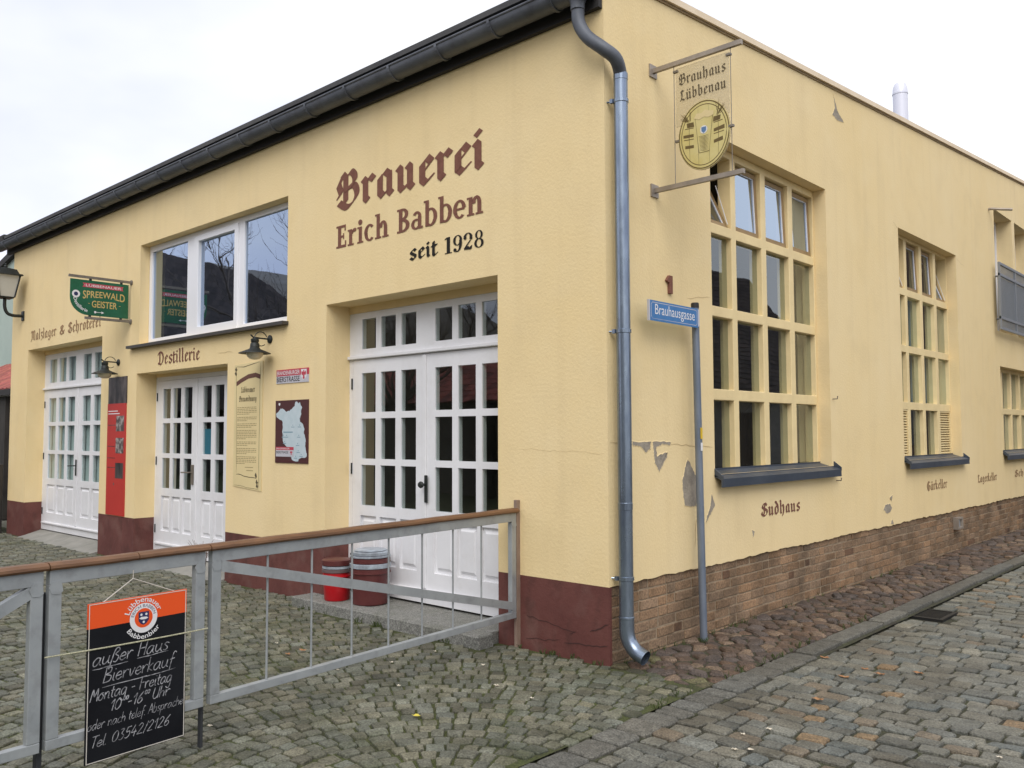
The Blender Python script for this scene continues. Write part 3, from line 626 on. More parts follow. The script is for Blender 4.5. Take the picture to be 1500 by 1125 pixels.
for a_, b_, n_, w_ in (((-.17, .22), (-.01, .285), 7, .008), ((-.42, .10), (-.01, .13), 12, .006), ((-.80, .25), (-.30, .19), 12, .0045), ((-.36, .17), (-.30, .20), 4, .005), ((-.80, .07), (-.45, .11), 9, .004)):
    m_ = MB(); crack(m_, wob(a_, b_, n_, .008), PA, w_, .003); obj('crack', m_, 'crack', pl)
# spalled plaster and hairline cracks on the side wall
def ragged(pts, P, d, mb, amp=.012, sub=4):
    o = []
    for a, b in zip(pts, pts[1:]+pts[:1]):
        for i in range(sub): o.append((a[0]+(b[0]-a[0])*i/sub+random.uniform(-amp, amp), a[1]+(b[1]-a[1])*i/sub+random.uniform(-amp, amp)))
    mb.poly(o, P, d); return o
def rim(o, P, mb):
    cx = sum(p[0] for p in o)/len(o); cy = sum(p[1] for p in o)/len(o); n = len(o); q = []
    for i, (x, y) in enumerate(o):
        dx, dy = o[(i+1) % n][0]-o[i-1][0], o[(i+1) % n][1]-o[i-1][1]; l = hypot(dx, dy) or 1; q.append((x+dy/l, y-dx/l))
    ar = sum(o[i][0]*o[(i+1) % n][1]-o[(i+1) % n][0]*o[i][1] for i in range(n)); sg = 1 if ar > 0 else -1
    out2 = [(x+(b[0]-x)*sg*.007, y+(b[1]-y)*sg*.007) for (x, y), b in zip(o, q)]
    v = [P(*p, .0005) for p in o]+[P(*p, .003) for p in o]+[P(*p, .0004) for p in out2]
    mb.add(v, [(i, (i+1) % n, n+(i+1) % n, n+i) for i in range(n)]+[(n+i, n+(i+1) % n, 2*n+(i+1) % n, 2*n+i) for i in range(n)])
for pts in ([(.30, 1.585), (.55, 1.58), (.54, 1.53), (.48, 1.50), (.42, 1.545), (.31, 1.56)], [(.57, 1.585), (.83, 1.575), (.82, 1.555), (.70, 1.56), (.62, 1.54), (.63, 1.47), (.78, 1.50), (.77, 1.46), (.66, 1.35), (.60, 1.42), (.585, 1.52)],
            [(1.075, 1.44), (1.13, 1.38), (1.207, 1.28), (1.195, 1.05), (1.023, 1.065), (1.0, 1.14), (.988, 1.262), (1.03, 1.36)], [(1.44, 1.145), (1.50, 1.04), (1.43, .98), (1.35, .905), (1.36, .95), (1.42, 1.03)],
            [(5.42, .80), (5.56, .80), (5.64, .75), (5.56, .70), (5.46, .69), (5.36, .745)], [(5.56, .87), (5.66, .90), (5.63, .82), (5.60, .86)], [(5.62, .62), (5.68, .56), (5.58, .56)], [(4.20, 5.36), (4.30, 5.20), (4.48, 5.11), (4.30, 5.09), (4.16, 5.12), (4.24, 5.22)], [(2.14, .78), (2.19, .76), (2.16, .71)]):
    m_ = MB(); o_ = ragged(pts, PB, .002, m_, .005, 9); p_ = obj('plaster_patch', m_, 'grey_render', bld); m_ = MB(); rim(o_, PB, m_); obj('patch_rim', m_, 'plaster', p_)
for P_, a_, b_, n_, w_ in ((PB, (.83, 1.56), (1.47, 1.53), 12, .004), (PB, (1.2, .95), (1.16, .72), 7, .005), (PB, (.02, 1.58), (.3, 1.585), 5, .004), (PB, (1.1, 2.75), (1.48, 2.80), 6, .003), (PB, (5.95, 4.25), (6.12, 4.19), 4, .004), (PB, (8.5, 4.16), (8.9, 4.10), 5, .003), (PA, (-.85, 1.53), (-.02, 1.50), 14, .0014), (PA, (-5.6, 2.60), (-5.25, 2.59), 6, .004)):
    m_ = MB(); crack(m_, wob(a_, b_, n_, .008), P_, w_, .0025); obj('plaster_crack', m_, 'hairline', bld)

# brick base along the lane
bb = obj('brick_base', MB().box(-.33, -.0255, .03, 16, -.12, .56), 'mortar', bld)
rest = MB(); ch = .0785; nb_ = 0
bricks = []
for cidx in range(-1, 7):
    y = .032; z = cidx*ch+.004
    while y < 15.8:
        hd = random.random() < (.34 if cidx % 2 else .22); L = random.uniform(.118, .128) if hd else random.uniform(.235, .262); bricks.append((y, L, z)); y += L
bricks.sort(key=lambda b: b[0])
for y, L, z in bricks:
    t = grey(.78, 1.2, .06); rr = random.random()
    if rr < .04: t = (.58, .50, .48)
    elif rr < .08: t = (2.0, 2.6, 3.6) if z > .4 and y < 2 else (1.3, 1.25, 1.2)
    pr = random.uniform(-.024, -.014); g = .0055
    if z < 0: nb = rest
    mb = MB() if (nb_ < 300 and z >= 0) else rest
    mb.cbox(-.06, pr, y+g+random.uniform(0, .003), y+L-g-random.uniform(0, .003), z+g, z+ch-g+random.uniform(-.002, .002), .004, t)
    if mb is not rest: nb_ += 1; obj('brick', mb, 'brick', bb, org=(pr, y+L/2, z+ch/2))
obj('bricks', rest, 'brick', bb, kind='stuff')

# roof, coping, fascia, gutter, downpipe
zr = lambda y: 5.075+.0845*y
obj('roof', MB().add([(x, y, zr(y)+dz) for dz in (0, .05) for x, y in ((-12.95, -.10), (-.02, -.10), (-.02, 16), (-12.95, 16))], [(0, 3, 2, 1), (4, 5, 6, 7), (0, 1, 5, 4), (1, 2, 6, 5), (2, 3, 7, 6), (3, 0, 4, 7)]), 'roof_felt', bld)
cp = MB()
for y0, y1 in ((-.03, 4.0), (4.004, 8.0), (8.004, 12.0), (12.004, 16)):
    cp.add([(x, y, zr(y)+dz) for dz in (.0, .055) for x, y in ((-.36, y0), (.035, y0), (.035, y1), (-.36, y1))], [(0, 3, 2, 1), (4, 5, 6, 7), (0, 1, 5, 4), (1, 2, 6, 5), (2, 3, 7, 6), (3, 0, 4, 7)])
obj('verge_coping', cp, 'coping', bld)
obj('verge_flashing', MB().add([(x, y, zr(y)+dz) for dz in (-.022, -.001) for x, y in ((-.1, 0), (.012, 0), (.012, 16), (-.1, 16))], [(0, 3, 2, 1), (4, 5, 6, 7), (0, 1, 5, 4), (1, 2, 6, 5), (2, 3, 7, 6), (3, 0, 4, 7)]), 'ochre_frame', bld)
obj('fascia', MB().box(-12.9, -.01, -.045, -.002, 4.79, 5.06), 'fascia', bld)
gu = MB(); gr = .092; gc = (-.150, 4.925); prof = [(gc[0]+gr*cos(a), gc[1]+gr*sin(a)) for a in [pi+pi*k/12 for k in range(13)]]; inn = [(gc[0]+(gr-.008)*cos(a), gc[1]+(gr-.008)*sin(a)) for a in [pi+pi*k/12 for k in range(13)]]
loop = prof+inn[::-1]; n = len(loop)
gu.add([(x, y, z) for x in (-12.95, -.02) for y, z in loop], [tuple(range(n)), tuple(range(2*n-1, n-1, -1))]+[(i, (i+1) % n, n+(i+1) % n, n+i) for i in range(n)])
gu.tube([(-12.95, gc[0]-gr, gc[1]+.006), (-.02, gc[0]-gr, gc[1]+.006)], .011, 8)
for x in (-12.95, -.02): gu.add([(x, y, z) for y, z in prof], [tuple(range(13))])
gut = obj('rain_gutter', gu, 'gutter_zinc', bld, smooth=True)
x = -12.5
while x < -.3:
    b = MB(); pr2 = [(gc[0]+(gr+.012)*cos(a), gc[1]+(gr+.012)*sin(a)) for a in [pi*.98+pi*1.02*k/12 for k in range(13)]]
    lp = pr2+[(gc[0]+(gr+.001)*cos(a), gc[1]+(gr+.001)*sin(a)) for a in [pi*.98+pi*1.02*k/12 for k in range(13)]][::-1]; n = len(lp)
    b.add([(xx, y, z) for xx in (x, x+.028) for y, z in lp], [tuple(range(n)), tuple(range(2*n-1, n-1, -1))]+[(i, (i+1) % n, n+(i+1) % n, n+i) for i in range(n)])
    obj('gutter_bracket', b, 'gutter_zinc', gut); x += random.uniform(.60, .68)
obj('eave_block', MB().box(-13.15, -12.9, -.10, .1, 5.05, 5.15), 'fascia', bld)
dp = MB(); dp.tube(smooth_path([(-.135, -.13, 4.80), (-.133, -.125, 4.68), (-.06, -.12, 4.55), (.055, -.085, 4.44), (.105, .0, 4.375), (.088, .082, 4.29), (.088, .085, 4.20)], 6), .049, 16)
dpo = obj('downpipe', dp, 'gutter_zinc', bld, smooth=True, label='dark zinc swan neck bend at the top of the downpipe')
obj('outlet_funnel', MB().lathe((-.135, -.135, 4.77), [(.052, 0), (.054, .05), (.085, .12), (.10, .17), (.10, .19)], 20), 'gutter_zinc', dpo, smooth=True)
dpl = obj('downpipe', MB().tube([(.088, .085, 4.27), (.088, .085, .30)], .0515, 18), 'zinc', bld, smooth=True, label='straight shiny zinc downpipe at the building corner')
obj('pipe_shoe', MB().tube(smooth_path([(.088, .085, .34), (.088, .087, .24), (.105, .092, .17), (.155, .098, .11), (.235, .10, .075)], 5), .054, 18, cap=False).lathe((.088, .085, .33), [(.052, 0), (.057, .004), (.057, .016), (.052, .02)], 18), 'zinc', dpl, smooth=True)
for z in (4.07, 2.37, .60):
    c_ = MB().lathe((.088, .085, z), [(.052, 0), (.0575, .003), (.0575, .027), (.052, .03)], 18); c_.tube([(.04, .06, z+.015), (-.02, .02, z+.015)], .006, 6); c_.box(.025, .05, .03, .055, z, z+.03)
    obj('pipe_clamp', c_, 'zinc', dpl)
for z in (4.24, 1.1): obj('pipe_joint', MB().lathe((.088, .085, z), [(.0515, 0), (.0535, .003), (.0535, .05), (.0515, .053)], 18), 'zinc', dpl)
# flue on the roof
fl = MB(); fx, fy = -2.0, 12.45
fl.lathe((fx, fy, 5.9), [(.138, 0), (.138, 2.38), (.146, 2.385), (.146, 2.42), (.140, 2.425), (.132, 2.52), (.10, 2.60), (.04, 2.625), (.01, 2.626)], 24)
obj('flue', fl, 'flue', bld, smooth=True)

# interior shell so that the panes look into dim rooms
ins = MB(); ins.box(-12.6, -.4, 15.6, 15.9, 0, 6.3); ins.box(-12.64, -12.4, .35, 16, -.1, 5.3); ins.box(-12.3, -4.3, 4.6, 4.75, 0, 4.75); ins.box(-4.3, -4.15, .36, 15.6, 0, 4.75)
obj('interior_wall', ins, 'interior', bld)
obj('interior_floor', MB().box(-12.3, -.4, .36, 15.6, -.1, .06), 'interior_floor', bld)
obj('interior_ceiling', MB().box(-12.39, -.36, .345, 15.59, 4.76, 4.9), 'interior', bld)
# casks and a work table inside, seen dimly through the glass
it = MB(); it.lathe((-2.6, 3.0, .06), [(.45, 0), (.5, .2), (.5, 1.9), (.42, 2.1), (.2, 2.3), (.1, 2.5)], 20); it.lathe((-6.6, 2.6, .06), [(.4, 0), (.45, .2), (.45, 1.3), (.2, 1.6), (.12, 2.9)], 20); it.lathe((-2.2, 7.4, .06), [(.5, 0), (.55, .2), (.55, 1.9), (.2, 2.3)], 20)
obj('brewing_kettle', it, 'bracket_metal', bld, smooth=True)

# ------------------------------------------------------------------ doors
ROWS = [(.945, 1.344), (1.405, 1.803), (1.865, 2.257)]
def door(x0, x1, mid, cols, top, transom=None, curtain=False, knob=False, label=None, dp_=.27):
    z0 = .105; holes = []
    for a, b in cols:
        for r_ in ROWS: holes.append((a, b, *r_))
        holes.append((a-.012, b+.012, .385, .845))
        if transom: holes.append((a, b, *transom))
    lintel = top; top = top-(.072 if transom else .042); lt = 2.392 if transom else top-.055
    holes += [(mid-.003, mid+.003, z0+.001, lt), (x0+.055, x1-.055, lt, lt+.004), (x0+.055, x0+.059, z0+.001, lt), (x1-.059, x1-.055, z0+.001, lt)]
    d = obj('door', plate(PA, x0, x1, z0, top, holes, -dp_, -dp_-.055), 'white_paint', bld, bevel=.004, label=label)
    obj('lintel_filler', MB().box(x0+.001, x1-.001, dp_-.012, dp_+.06, top+.001, lintel-.001), 'plaster', d)
    obj('door_backing', MB().box(mid-.03, mid+.03, dp_+.058, dp_+.066, z0, lt).box(x0, x0+.10, dp_+.058, dp_+.066, z0, lt), 'white_paint', d)
    for a, b in cols:
        for r_ in ROWS+([transom] if transom else []):
            obj('pane', MB().poly(R(a-.005, b+.005, r_[0]-.005, r_[1]+.005), PA, -dp_-.014), 'glass', d)
        p = MB(); u0, u1, v0, v1 = a-.012, b+.012, .385, .845
        o1 = R(u0, u1, v0, v1); o2 = R(u0+.028, u1-.028, v0+.028, v1-.028); o3 = R(u0+.045, u1-.045, v0+.055, v1-.055)
        vv = [PA(*q, -dp_-.028) for q in o1]+[PA(*q, -dp_-.026) for q in o2]+[PA(*q, -dp_-.008) for q in o3]
        p.add(vv, [(0, 1, 5, 4), (1, 2, 6, 5), (2, 3, 7, 6), (3, 0, 4, 7), (4, 5, 9, 8), (5, 6, 10, 9), (6, 7, 11, 10), (7, 4, 8, 11), (8, 9, 10, 11)])
        obj('panel', p, 'white_paint', d)
    obj('weather_bar', MB().prism([(x0+.06, .205), (x1-.06, .205), (x1-.06, .232), (x0+.06, .232)], PA, -dp_-.001, -dp_+.028), 'white_paint', d, bevel=.006)
    obj('cover_strip', MB().box(mid-.028, mid+.022, dp_-.014, dp_-.0005, .24, lt-.01), 'white_paint', d, bevel=.004)
    if transom: obj('transom_bar', MB().box(x0+.002, x1-.002, dp_-.034, dp_-.001, 2.40, 2.432), 'white_paint', d, bevel=.005)
    hd = MB(); hx = mid+.035 if knob else mid-.075
    if curtain: hx = mid+.01
    hd.cbox(hx-.022, hx+.022, dp_-.026, dp_-.0145 if abs(hx-mid) < .05 else dp_-.001, 1.02, 1.27, .005)
    if knob: hd.lathe((0, 0, 0), [(.012, 0), (.012, .035), (.028, .04), (.032, .055), (.024, .068), (.002, .07)], 14); hd.v[-84:] = [(hx-.005+p[0], dp_-.026-p[2], 1.185+p[1]) for p in hd.v[-84:]]
    else: hd.tube([(hx, dp_-.02, 1.175), (hx, dp_-.075, 1.175), (hx-.02, dp_-.08, 1.175), (hx-.16, dp_-.08, 1.172)], .009, 8)
    obj('handle', hd, 'iron' if knob or curtain else 'bracket_metal', d)
    for z in (.35, 1.25, 2.1):
        obj('hinge', MB().tube([(x0+.05, dp_-.008, z), (x0+.05, dp_-.008, z+.11)], .008, 8), 'iron', d)
    if curtain: obj('curtain', MB().poly(R(x0+.05, x1-.05, .9, top-.05), PA, -dp_-.075), 'curtain', d)
    return d
door(*D3, -2.30, [(-3.255, -3.032), (-2.953, -2.728), (-2.646, -2.428), (-2.164, -1.936), (-1.861, -1.635), (-1.559, -1.345)], 2.938, (2.498, 2.80), knob=True, label='large white double door with transom panes nearest the corner', dp_=.29)
d2 = door(*D2, -6.595, [(-7.526, -7.314), (-7.237, -7.025), (-6.937, -6.724), (-6.442, -6.231), (-6.137, -5.925), (-5.83, -5.62)], 2.462, label='white double door without transom below the big upper window')
obj('notice', MB().poly(R(-6.44, -6.24, 1.41, 1.72), PA, -.30), 'poster_blue', d2)
door(*D1, -10.40, [(-11.63, -11.32), (-11.22, -10.925), (-10.83, -10.535), (-10.24, -9.928), (-9.815, -9.51), (-9.40, -9.10)], 3.055, (2.512, 2.898), curtain=True, label='white double door with pale curtains at the far left')
# thresholds and the granite landing
for D_ in (D1, D2): obj('threshold', MB().prism([(.34, -.1), (-.10, -.1), (-.10, -.004), (.02, .022), (.255, .088), (.34, .09)], lambda u, v, d: (d, u, v), D_[0]+.008, D_[1]-.008), 'concrete', bld)
ld = thing('door_landing', 'low granite slab landing in front of the corner double door', 'step', (-2.3, -.1, 0))
x = LAND[0]
for L in (.62, .70, .58, .68):
    x1 = min(x+L, LAND[1]); obj('edge_stone', MB().cbox(x+.003, x1-.003, LAND[2]+random.uniform(-.006, .006), -.10, -.08, .086+random.uniform(-.003, .003), .009), 'granite_step', ld); x = x1
for x0, x1 in ((LAND[0], -3.46), (-3.45, -2.72), (-2.715, -1.93), (-1.925, -1.10)):
    obj('slab', MB().cbox(x0+.003, x1-.003, -.096, .345 if x0 > -3.46 else -.003, -.08, .082+random.uniform(-.003, .003), .006), 'granite_step', ld)

# ------------------------------------------------------------------ upper front window
fr = plate(PA, -7.688, -4.162, 2.85, 4.176, [(-7.61, -6.625, 2.925, 4.095), (-6.40, -5.38, 2.885, 4.105), (-5.255, -4.225, 2.92, 4.112)], -.125, -.19)
uw = obj('window', fr, 'white_pvc', bld, bevel=.004, label='wide three-light white window above the middle door')
obj('sash', plate(PA, -6.41, -5.37, 2.875, 4.115, [(-6.315, -5.45, 2.975, 4.042)], -.105, -.16), 'white_pvc', uw, bevel=.005)
for h in ((-7.61, -6.625, 2.925, 4.095), (-6.315, -5.45, 2.975, 4.042), (-5.255, -4.225, 2.92, 4.112)): obj('pane', MB().poly(R(h[0]-.006, h[1]+.006, h[2]-.006, h[3]+.006), PA, -.15), 'glass_upper', uw)
obj('sill', MB().prism([(-7.92, 2.80), (-4.13, 2.80), (-4.13, 2.836), (-7.92, 2.836)], PA, -.12, .075), 'sill_brown', uw)

# ------------------------------------------------------------------ gridded side windows
def gridwin(h, ycols, zrows, name_label, tilted=(), louvres=(), curtains=()):
    y0, y1, z0, z1 = h; holes = [(a, b, c, e_) for a, b in ycols for c, e_ in zrows]
    g = obj('window', plate(PB, y0+.002, y1-.002, z0+.004, z1-.002, holes, -.135, -.27), 'frame_paint', bld, bevel=.006, label=name_label)
    for i, (a, b) in enumerate(ycols):
        for j, (c, e_) in enumerate(zrows):
            if j == len(zrows)-1 and tilted:        # hopper casements in the top row
                ang = tilted[i]; tn = math.tan(radians(ang)); P = lambda u, v, d, c=c, tn=tn: PB(u, v, d-(v-c)*tn)
                obj('casement', plate(P, a+.008, b-.008, c+.008, e_-.012-(.02 if ang > 10 else 0), [(a+.045, b-.045, c+.05, e_-.055)], -.160, -.195), 'ochre_frame', g)
                obj('pane', MB().poly(R(a+.04, b-.04, c+.045, e_-.05), P, -.178), 'glass_upper' if y0 < 2 and ang < 10 else 'glass', g)
                bd = MB()
                for uu in ((a+.045, a+.053), (b-.053, b-.045)): bd.prism(R(uu[0], uu[1], c+.05, e_-.055), P, -.1775, -.167)
                bd.prism(R(a+.053, b-.053, e_-.063, e_-.055), P, -.1775, -.167); obj('glazing_bead', bd, 'white_pvc', g)
                if ang > 10:
                    st_ = MB().bar(PB(b-.03, c+.04, -.155), PB(b-.05, c+.42, -.26), .010, .006); obj('stay', st_, 'white_pvc', g)
            elif (i, j) in louvres:
                lv = MB(); z = c+.02
                while z < e_-.03: lv.add([PB(a+.02, z, -.150), PB(b-.02, z, -.150), PB(b-.02, z+.026, -.185), PB(a+.02, z+.026, -.185), PB(a+.02, z+.005, -.147), PB(b-.02, z+.005, -.147), PB(b-.02, z+.031, -.182), PB(a+.02, z+.031, -.182)], [(0, 1, 2, 3), (7, 6, 5, 4), (0, 4, 5, 1), (2, 6, 7, 3), (0, 3, 7, 4), (1, 5, 6, 2)]); z += .034
                obj('louvre', lv, 'louvre', g); obj('louvre_frame', plate(PB, a+.001, b-.001, c+.001, e_-.001, [(a+.02, b-.02, c+.018, e_-.018)], -.14, -.20), 'louvre', g)
            else:
                obj('pane', MB().poly(R(a-.004, b+.004, c-.004, e_+.004), PB, -.188), 'glass', g)
                if (i, j) in curtains: obj('curtain', MB().poly(R(a-.02, b+.02, c-.02, e_+.02), PB, -.32), 'curtain', g)
    s = MB(); pf = [(-.13, z0+.032), (.05, z0-.022), (.078, z0-.034), (.078, z0-.105), (.064, z0-.105), (.064, z0-.045), (.001, z0-.012), (.001, z0-.001), (-.13, z0+.008)]
    n = len(pf); s.add([(d, y, z) for y in (y0-.012, y1+.055) for d, z in pf], [tuple(range(n)), tuple(range(2*n-1, n-1, -1))]+[(i, (i+1) % n, n+(i+1) % n, n+i) for i in range(n)])
    for y in (y0-.012, y1+.043): s.add([(d, yy, z) for yy in (y+.0005, y+.0125) for d, z in ((.002, z0-.02), (.081, z0-.045), (.081, z0-.012), (.002, z0+.05))], [(0, 1, 2, 3), (7, 6, 5, 4), (0, 4, 5, 1), (1, 5, 6, 2), (2, 6, 7, 3), (3, 7, 4, 0)])
    s.box(-.134, -.122, y0+.004, y1-.004, z0+.01, z0+.045)
    obj('sill', s, 'sill_metal', g); return g
YC = [(1.61, 2.115), (2.206, 2.708), (2.808, 3.303), (3.407, 3.895)]; ZR = [(1.325, 1.938), (2.036, 2.683), (2.776, 3.429), (3.521, 4.168)]
gridwin(W1, YC, ZR, 'large gridded yellow framed window nearest the corner', tilted=(24, 2.2, 2.0, 1.6))
s2 = 4.62
gridwin(W2, [(a+s2-.02, b+s2-.02) for a, b in YC], ZR, 'gridded yellow framed window with two louvred vents at the bottom', tilted=(14, 2, 2, 20), louvres={(0, 0), (3, 0)}, curtains={(1, 1), (2, 1), (3, 1), (1, 2), (2, 2)})
s3 = 9.20
gridwin(W3, [(a+s3, b+s3) for a, b in YC], [(1.325, 1.938), (2.036, 2.655)], 'low two-row gridded window at the right edge')
# French windows with a steel balcony guard
for h in (F1, F2):
    f_ = obj('french_window', plate(PB, h[0]+.002, h[1]-.002, h[2]+.002, h[3]-.002, [(h[0]+.09, (h[0]+h[1])/2-.05, h[2]+.12, h[3]-.09), ((h[0]+h[1])/2+.05, h[1]-.09, h[2]+.12, h[3]-.09)], -.24, -.30), 'white_pvc', bld)
    for a, b in ((h[0]+.085, (h[0]+h[1])/2-.045), ((h[0]+h[1])/2+.045, h[1]-.085)): obj('pane', MB().poly(R(a, b, h[2]+.115, h[3]-.085), PB, -.27), 'glass', f_)
bal = MB(); bx = .10; by0, by1 = 10.42, 13.4
for z in (4.36, 4.18, 3.48, 3.31): bal.box(bx-.015, bx+.015, by0, by1, z-.02, z+.02)
y = by0
while y < by1: bal.box(bx-.0145, bx+.0145, y, y+.04, 3.331, 4.339); y += .985
for z in (4.18, 3.48): bal.tube([(bx, by0+.2, z), (-.01, by0+.2, z)], .015, 8)
bg_ = obj('balcony_guard', bal, 'balcony_steel', bld); bars = MB(); y = by0+.09
while y < by1-.05:
    bars.box(bx-.006, bx+.006, y, y+.012, 3.331, 4.339); y += .075
obj('bars', bars, 'balcony_steel', bg_); obj('guard_panel', MB().box(bx-.032, bx-.029, by0+.04, by1, 3.51, 4.15), 'smoked', bg_)
obj('wall_arm', MB().tube([(-.01, 10.35, 5.24), (.04, 10.35, 5.24), (.33, 10.42, 5.19)], .022, 8), 'bracket_steel', bld)
# small bulkhead light in the brick base
v_ = obj('bulkhead_light', plate(PB, 8.03, 8.27, .29, .455, [(8.08, 8.22, .32, .425)], .05, -.03), 'bracket_steel', bld, bevel=.004); obj('lens', MB().poly(R(8.075, 8.225, .315, .43), PB, .02), 'lid_grey', v_)
for y, z in ((3.985, 2.0), (4.03, 1.14)): obj('wall_hook', MB().tube([PB(y, z, -.005), PB(y, z, .05), PB(y, z+.03, .055)], .006, 6), 'bracket_metal', bld)

# ------------------------------------------------------------------ painted lettering
def letter(polys, P, u0, u1, base, unit, m_, d=.003, label=None):
    return obj('lettering', lay(MB(), polys, P, u0, u1, base, unit, d), m_, bld, label=label)
letter(gothic('Brauerei', 1.45)[0], PA, -3.30, -1.235, 3.86, .0485, 'letter_brown', label='brown blackletter word Brauerei painted on the wall')
letter(run('Erich', ROM)[0], PA, -3.293, -2.48, 3.478, .0315, 'letter_brown', label='brown bold serif word Erich painted on the wall')
letter(run('Babben', ROM)[0], PA, -2.36, -1.25, 3.478, .0315, 'letter_brown', label='brown bold serif word Babben painted on the wall')
letter(gothic('seit', 1.3)[0], PA, -2.186, -1.80, 3.205, .0195, 'letter_black', label='black word seit')
letter(run('1928', NUM)[0], PA, -1.72, -1.244, 3.196, .0205, 'letter_black', label='black bold date 1928')
letter(gothic('Destillerie', 1.1)[0], PA, -7.13, -6.02, 2.545, .0225, 'letter_brown', label='brown blackletter word Destillerie')
letter(gothic('Malzlager', 1.0)[0], PA, -11.74, -10.62, 3.20, .0225, 'letter_faded', label='faded blackletter word Malzlager')
letter(gothic('&', 1.0)[0], PA, -10.48, -10.28, 3.20, .0225, 'letter_faded', label='faded ampersand sign')
letter(gothic('Schroterei', 1.0)[0], PA, -10.15, -8.94, 3.20, .0225, 'letter_faded', label='faded blackletter word Schroterei')
letter(gothic('Sudhaus', 1.15)[0], PB, 2.32, 3.13, .885, .0165, 'letter_brown', label='brown blackletter word Sudhaus')
letter(gothic('Gärkeller', 1.0)[0], PB, 6.92, 7.76, .885, .0165, 'letter_faded', label='faded blackletter word Gärkeller')
letter(gothic('Lagerkeller', 1.0)[0], PB, 9.22, 10.29, .885, .0165, 'letter_faded', label='faded blackletter word Lagerkeller')
letter(gothic('Sch', 1.0)[0], PB, 11.40, 11.95, .885, .0165, 'letter_faded', label='faded blackletter word cut off at the right edge')

# ================================================================== GATE in the foreground
PG = lambda u, v, d: (-.88+.095*u+.9955*d, -u+.0946*d, v)
def gbox(mb, u0, u1, v0, v1, d0, d1):
    return mb.add([PG(u, v, d) for v in (v0, v1) for d in (d0, d1) for u in (u0, u1)], [(0, 2, 3, 1), (4, 5, 7, 6), (0, 1, 5, 4), (2, 6, 7, 3), (0, 4, 6, 2), (1, 3, 7, 5)])
def gprism(mb, pts, d0, d1): return mb.prism(pts, PG, d0, d1)
def rail_piece(u0, u1, parent):
    pf = [(-.034, 1.034), (.034, 1.034), (.042, 1.044), (.040, 1.056), (.022, 1.068), (-.022, 1.068), (-.040, 1.056), (-.042, 1.044)]; n = len(pf); mb = MB()
    k = 12; vs = []
    for i in range(k+1):
        u = u0+(u1-u0)*i/k; wv = .0015*sin(u*9)
        vs += [PG(u, v+wv, d) for d, v in pf]
    mb.add(vs, [tuple(range(n)), tuple(range(k*n+n-1, k*n-1, -1))]+[(j*n+i, j*n+(i+1) % n, (j+1)*n+(i+1) % n, (j+1)*n+i) for j in range(k) for i in range(n)])
    return obj('handrail', mb, 'rail_wood', parent)
def weld(mb, u, v): gprism(mb, [(u-.03, v-.022), (u-.01, v-.034), (u+.02, v-.03), (u+.034, v), (u+.02, v+.026), (u-.02, v+.03)], .0202, .0225)
post = tag(obj('post_or_gap_shade', MB().box(-.885, -.855, -.04, .003, 0, 1.13), 'post_brown', bevel=.002), 'brown flat steel gate post fixed to the corner pier', 'gate post')
def gate(u0, u1, label, rails, brace=None, bars=(), rod=None):
    g = thing('metal_gate', label, 'gate', PG((u0+u1)/2, 0, 0), 'grey steel gate leaves across the yard')
    tr = MB(); gbox(tr, u0, u1, .968, 1.033, -.02, .02); obj('top_rail', tr, 'gate_paint', g, bevel=.003)
    br = MB(); gbox(br, u0, u1, .226, .272, -.02, .02); obj('bottom_rail', br, 'gate_paint', g, bevel=.003)
    for a in (u0, u1-.056):
        s_ = MB(); gbox(s_, a, a+.056, .2722, .9678, -.0195, .0195); obj('stile', s_, 'gate_paint', g, bevel=.003)
    for uu in (u0+.03, u1-.03): wd = MB(); weld(wd, uu, .955); obj('weld_seam', wd, 'gate_paint', g)
    if brace:
        (a, b), (c, e_) = brace; b_ = MB(); w_ = .030; gprism(b_, [(a, b-w_), (a, b+w_), (c, e_+w_), (c, e_-w_)], .0212 if bars else -.018, .0262 if bars else .018); obj('brace', b_, 'gate_paint', g)
    for u in bars: obj('bar', MB().tube([PG(u, .2715, 0), PG(u, .9685, 0)], .0065, 8), 'gate_paint', g, smooth=True)
    for a, b in rails: rail_piece(a, b, g)
    if rod: obj('drop_rod', MB().tube([PG(rod, .34, -.03), PG(rod, -.01, -.03)], .008, 8), 'gate_dark', g)
    return g
gate(.045, 2.715, 'long grey steel gate leaf with slanted brace and thin bars by the corner pier', [(.03, 2.730)], ((2.66, .945), (.10, .325)), [.448+.3165*i for i in range(7)], rod=2.735)
gate(2.755, 3.552, 'short grey steel gate leaf carrying the chalkboard', [(2.737, 3.132), (3.136, 3.558)])
gate(3.578, 4.95, 'grey steel gate leaf at the left edge with steep brace', [(3.564, 4.96)], ((3.63, .945), (4.9, .30)))
for u in (3.565,): tag(obj('post_or_gap_shade', gbox(MB(), u-.016, u+.008, 0, .93, -.055, -.022), 'gate_dark'), 'slim dark post behind the gap left of the chalkboard', 'gate post')
tag(obj('post_or_gap_shade', gbox(MB(), 2.728, 2.742, 0, .96, -.05, -.024), 'gate_dark'), 'slim dark strip for the gap shadow right of the chalkboard', 'gate post')  # dark strip standing in for the shadow between the two leaves

